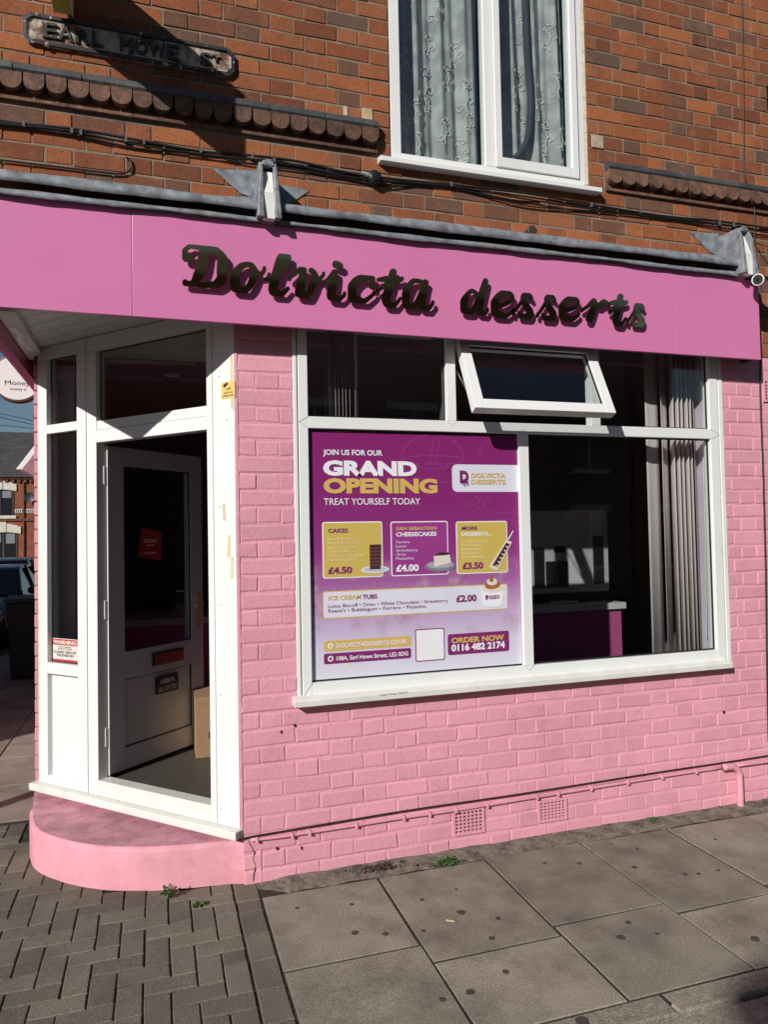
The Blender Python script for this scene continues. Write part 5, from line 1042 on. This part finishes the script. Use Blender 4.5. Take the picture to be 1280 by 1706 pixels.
# parked cars
def car(name,label,cx,y0,body,rz=0):
    t=thing(name,label,'car',(cx,y0+2.1,-.125)); g=-.125
    st=[(0,.36,.62,.70),(.12,.25,.72,.80),(.7,.2,.86,.84),(1.15,.2,.95,.86),(1.9,.2,.97,.87),(3.0,.2,.97,.87),(3.8,.2,.98,.86),(4.15,.24,.92,.80),(4.25,.36,.70,.72)]
    V=[];n=10
    for (l,zb0,zt0,hw) in st:
        for a,b_ in ((-1,.0),(-1.03,.35),(-1,.75),(-.9,1),(-.45,1.03),(.45,1.03),(.9,1),(1,.75),(1.03,.35),(1,0)): V.append((cx+hw*a,y0+l,g+zb0+(zt0-zb0)*b_))
    F=[]
    for i in range(len(st)-1):
        for k in range(n): F.append((i*n+k,i*n+(k+1)%n,(i+1)*n+(k+1)%n,(i+1)*n+k))
    F+=[tuple(range(n)),tuple(range((len(st)-1)*n,len(st)*n))]
    MB().add(V,F).build('body',body,t,.03,True)
    cb_=[(1.0,.95,.80),(1.75,1.40,.62),(2.4,1.45,.62),(3.3,1.40,.62),(3.95,.98,.76)]; V=[];F=[]
    for l,z,hw in cb_: V+=[(cx-hw,y0+l,g+z),(cx+hw,y0+l,g+z)]
    for l,z,hw in cb_: V+=[(cx-.83,y0+l,g+.93),(cx+.83,y0+l,g+.93)]
    N=len(cb_)
    gl=MB().add(V,[(2*i,2*i+1,2*i+3,2*i+2) for i in range(N-1)]+[(2*i,2*i+2,2*N+2*i+2,2*N+2*i) for i in range(N-1)]+[(2*i+1,2*N+2*i+1,2*N+2*i+3,2*i+3) for i in range(N-1)]); gl.build('cabin_glass',plain('car glass',(.015,.018,.022),.04,var=0),t,.03)
    MB().add([(cx-.62,y0+1.72,g+1.405),(cx+.62,y0+1.72,g+1.405),(cx-.64,y0+2.4,g+1.462),(cx+.64,y0+2.4,g+1.462),(cx-.62,y0+3.32,g+1.41),(cx+.62,y0+3.32,g+1.41),(cx-.66,y0+1.72,g+1.36),(cx+.66,y0+1.72,g+1.36),(cx-.68,y0+2.4,g+1.40),(cx+.68,y0+2.4,g+1.40),(cx-.66,y0+3.32,g+1.36),(cx+.66,y0+3.32,g+1.36)],[(0,1,3,2),(2,3,5,4),(0,2,8,6),(2,4,10,8),(1,7,9,3),(3,9,11,5),(0,6,7,1),(4,5,11,10)]).build('roof',body,t,.02,True)
    for sx in (-1,1):
        for (la,za,lb_,zb0) in ((1.0,.95,1.74,1.40),(2.42,.96,2.42,1.44),(3.95,.98,3.31,1.39)): MB().tube([(cx+sx*.815,y0+la,g+za),(cx+sx*.655,y0+lb_,g+zb0)],.035,6).build('pillar',body,t)
        for l in (.85,3.4):
            MB().lathe([(.0,-.1),(.25,-.1),(.31,-.08),(.31,.08),(.25,.1),(.0,.1)],20,T=lambda a,b_,z:(cx+sx*(.76+z*1.0),y0+l+a,g+.31+b_)).build('tyre',BLACK,t); MB().lathe([(.0,.0),(.19,.0),(.2,.012),(.0,.015)],14,T=lambda a,b_,z:(cx+sx*(.862+z),y0+l+a,g+.31+b_)).build('rim',plain('alloy',(.4,.4,.42),.3,metal=.8),t)
        MB().lathe([(.01,-.08),(.07,-.05),(.08,.02),(.02,.05)],10,T=lambda a,b_,z:(cx+sx*.95+a*1.1,y0+1.35+z,g+1.0+b_)).build('mirror',BLACK,t)
        MB().lathe([(.01,-.03),(.10,-.01),(.14,.06)],12,T=lambda a,b_,z:(cx+sx*.58+a*1.2,y0+.10+z,g+.66+b_*.6)).build('headlight',plain('lamp lens',(.5,.5,.52),.1),t)
    MB().box(cx-.26,cx+.26,y0-.02,y0+.03,g+.40,g+.51).build('number_plate',plain('plate white',(.6,.6,.58),.5),t); MB().box(cx-.5,cx+.5,y0-.005,y0+.08,g+.53,g+.63).build('grille',BLACK,t)
car('parked_car','dark glossy parked car nearest in the shaded side street',-4.02,9.6,plain('dark car paint',(.012,.012,.014),.15,var=0,coat=1))
car('parked_car','silver white parked car behind the dark car in the side street',-4.95,16.6,plain('silver car paint',(.55,.57,.6),.2,var=0,coat=1))
# wheelie bin by the side wall
bx,by=-2.42,6.75; wb_=thing('wheelie_bin','black wheelie bin standing against the side wall of the shop','bin',(bx,by,0)); BK=M('black bin plastic',(.012,.013,.014),.5,var=.1)
MB().prism([(-.24,0),(.24,0),(.29,.95),(-.29,.95)],lambda x,z:(bx+x,by-.28-.04*z,z+.04),lambda x,z:(bx+x,by+.28,z+.04)).build('body',BK,wb_,.02); MB().prism([(-.36,.0),(.36,.0),(.34,.05),(.0,.08),(-.34,.05)],lambda y,z:(bx-.31,by+y,.992+z),lambda y,z:(bx+.31,by+y,.992+z)).build('lid',BK,wb_,.01); MB().tube([(bx-.22,by+.36,.96),(bx+.22,by+.36,.96)],.016,8).build('handle',BK,wb_)
for sx in (-1,1): MB().lathe([(.02,-.03),(.1,-.03),(.1,.03),(.02,.03)],14,T=lambda a,b_,z:(bx+sx*.26+z,by+.24+a,.1+b_)).build('wheel',BK,wb_)
# round money transfer sign on a bracket from the side wall
cS=W(30,632,5.3); rS=.5*(W(72,632,5.3)[0]-W(-12,632,5.3)[0])
rs=thing('round_hanging_sign','round white money transfer sign hanging from the side wall','sign',tuple(cS))
MB().lathe([(rS,-.06),(rS+.012,-.055),(rS+.012,.055),(rS,.06)],40,T=lambda x,y,z:(cS[0]+x,cS[1]+z,cS[2]+y)).build('rim',M('bronze rim',(.13,.06,.045),.5,var=.1),rs); MB().lathe([(rS-.012,-.068),(rS-.010,-.0605)],40,T=lambda x,y,z:(cS[0]+x,cS[1]+z,cS[2]+y)).build('face',plain('sign face white',(.78,.77,.76),.45),rs)
pa,pb=W(8,641,5.3-.07),W(50,641,5.3-.07)
textobj('lettering',text('Money',lambda x,y,d:(pa[0]+x,5.3-.069-d,pa[2]+y),pb[0]-pa[0],.055,0),INK,rs); pa2,pb2=W(17,650,5.23),W(45,650,5.23)
textobj('lettering',text('money tr',lambda x,y,d:(pa2[0]+x,5.3-.069-d,pa2[2]+y),pb2[0]-pa2[0],.034,.0),INK,rs); MB().box(cS[0]+rS,SWX+.01,5.27,5.33,cS[2]+.05,cS[2]+.09).build('bracket',BLACK,rs)
# open fanlight of the side window
sf=thing('side_fanlight','white framed fanlight standing open on the side wall','window',(SWX,2.6,2.5)); T2=lambda y,d,v:(SWX-.01-math.sin(R(35))*v-d*math.cos(R(35)),y,2.60-math.cos(R(35))*v+d*math.sin(R(35))*.0)
for y0,y1,v0,v1 in ((2.1,2.16,0,.36),(2.84,2.9,0,.36),(2.16,2.84,0,.06),(2.16,2.84,.30,.36)): MB().box(y0,y1,0,.05,v0,v1,T=T2).build('sash_bar',PVC,sf)
MB().box(2.16,2.84,.02,.026,.06,.30,T=T2).build('pane',GLASS,sf)
# lamp post whose shadow crosses the corner paving
lpx,lpy=-4.35,-.52; lmp=thing('lamp_post','grey steel lamp post at the kerb on the street corner','lamp post',(lpx,lpy,-.12)); STL=M('galvanised steel',(.30,.31,.31),.5,metal=.4,var=.1); MB().tube([(lpx,lpy,-.12),(lpx,lpy,1.2)],.085,14).build('base',STL,lmp); MB().tube([(lpx,lpy,1.2),(lpx,lpy,5.6)],[.06,.045],12).build('column',STL,lmp); MB().tube([(lpx,lpy,5.55),(lpx-.3,lpy,5.75),(lpx-.8,lpy,5.8)],.03,8).build('arm',STL,lmp); MB().box(lpx-1.3,lpx-.75,lpy-.12,lpy+.12,5.74,5.86).build('lantern',STL,lmp,.03)
# building across the side street: shades the far end of it
def block(name,label,x0,x1,y0,y1,he,ridge_along,rh,brick,windows_face=None):
    t=thing(name,label,'building',((x0+x1)/2,(y0+y1)/2,-.12)); MB().box(x0,x1,y0,y1,-.12,he).build('wall',brick,t)
    if rh:
        if ridge_along=='y': MB().prism([(x0-.2,he),((x0+x1)/2,he+rh),(x1+.2,he)],lambda x,z:(x,y0-.1,z+.002),lambda x,z:(x,y1+.1,z+.002)).build('roof',SLT,t)
        else: MB().prism([(y0-.2,he),((y0+y1)/2,he+rh),(y1+.2,he)],lambda y,z:(x0-.1,y,z+.002),lambda y,z:(x1+.1,y,z+.002)).build('roof',SLT,t)
    if windows_face=='n':
        nx=max(1,int((x1-x0)/2.6)); nz=max(1,int(he/2.8))
        for i in range(nx):
            for k in range(nz):
                cx=x0+(i+.5)*(x1-x0)/nx; z=.8+k*2.75; wn_=MB().box(cx-.55,cx+.55,y1+.001,y1+.03,z,z+1.5).build('window',WDK,t); MB().box(cx-.65,cx+.65,y1+.0005,y1+.1,z-.14,z-.001).build('sill',STN,wn_); MB().box(cx-.7,cx+.7,y1+.0005,y1+.06,z+1.501,z+1.7).build('lintel',STN,wn_); MB().box(cx-.03,cx+.03,y1+.0301,y1+.05,z,z+1.5).build('glazing_bar',STN,wn_)
    return t
block('side_street_house','brick house across the side street shading the far pavement',-14,-6.55,-.5,23,6.0,'y',1.6,FB)
block('opposite_building','tall dark brick building across the road, mirrored in the gold letters',-9,12.3,-24,-14,8.0,'x',2.6,M('dark brick',(.20,.135,.075),.9,var=.3,vs=3),'n')
o=block('opposite_house','lower brick house across the road, right of the tall building',12.5,30,-22,-14,4.9,'x',1.6,FB,'n')
oc=MB().box(13.2,14.6,-15.6,-14.8,4.9,7.0).build('chimney',FB,o)
for k in range(4): MB().tube([(13.4+k*.33,-15.2,7.0),(13.4+k*.33,-15.2,7.5)],.1,8).build('chimney_pot',MATS['buff pot'],oc)
# made-up unseen lamp behind the viewer, added to shadow the kerb at lower right
tgt=np.array([1.37,-1.71,0]); hL=6.6; tt=hL/.78; lx,ly=tgt[0]-1.11*tt,tgt[1]-tt
l2=thing('lamp_post','unseen grey steel lamp post added across the road to shadow the kerb','lamp post',(lx-.3,ly-.4,-.12)); MB().tube([(lx-.3,ly-.4,-.12),(lx-.3,ly-.4,1.2)],.085,14).build('base',STL,l2); MB().tube([(lx-.3,ly-.4,1.2),(lx-.3,ly-.4,hL+.1)],[.06,.045],12).build('column',STL,l2)
MB().tube([(lx-.3,ly-.4,hL+.05),(lx,ly,hL+.08)],.03,8).build('arm',STL,l2); MB().lathe([(.05,hL+.16),(.22,hL+.10),(.30,hL),(.26,hL-.06),(.05,hL-.10)],20,T=lambda x,y,z:(lx+x,ly+y,z)).build('lantern',STL,l2)
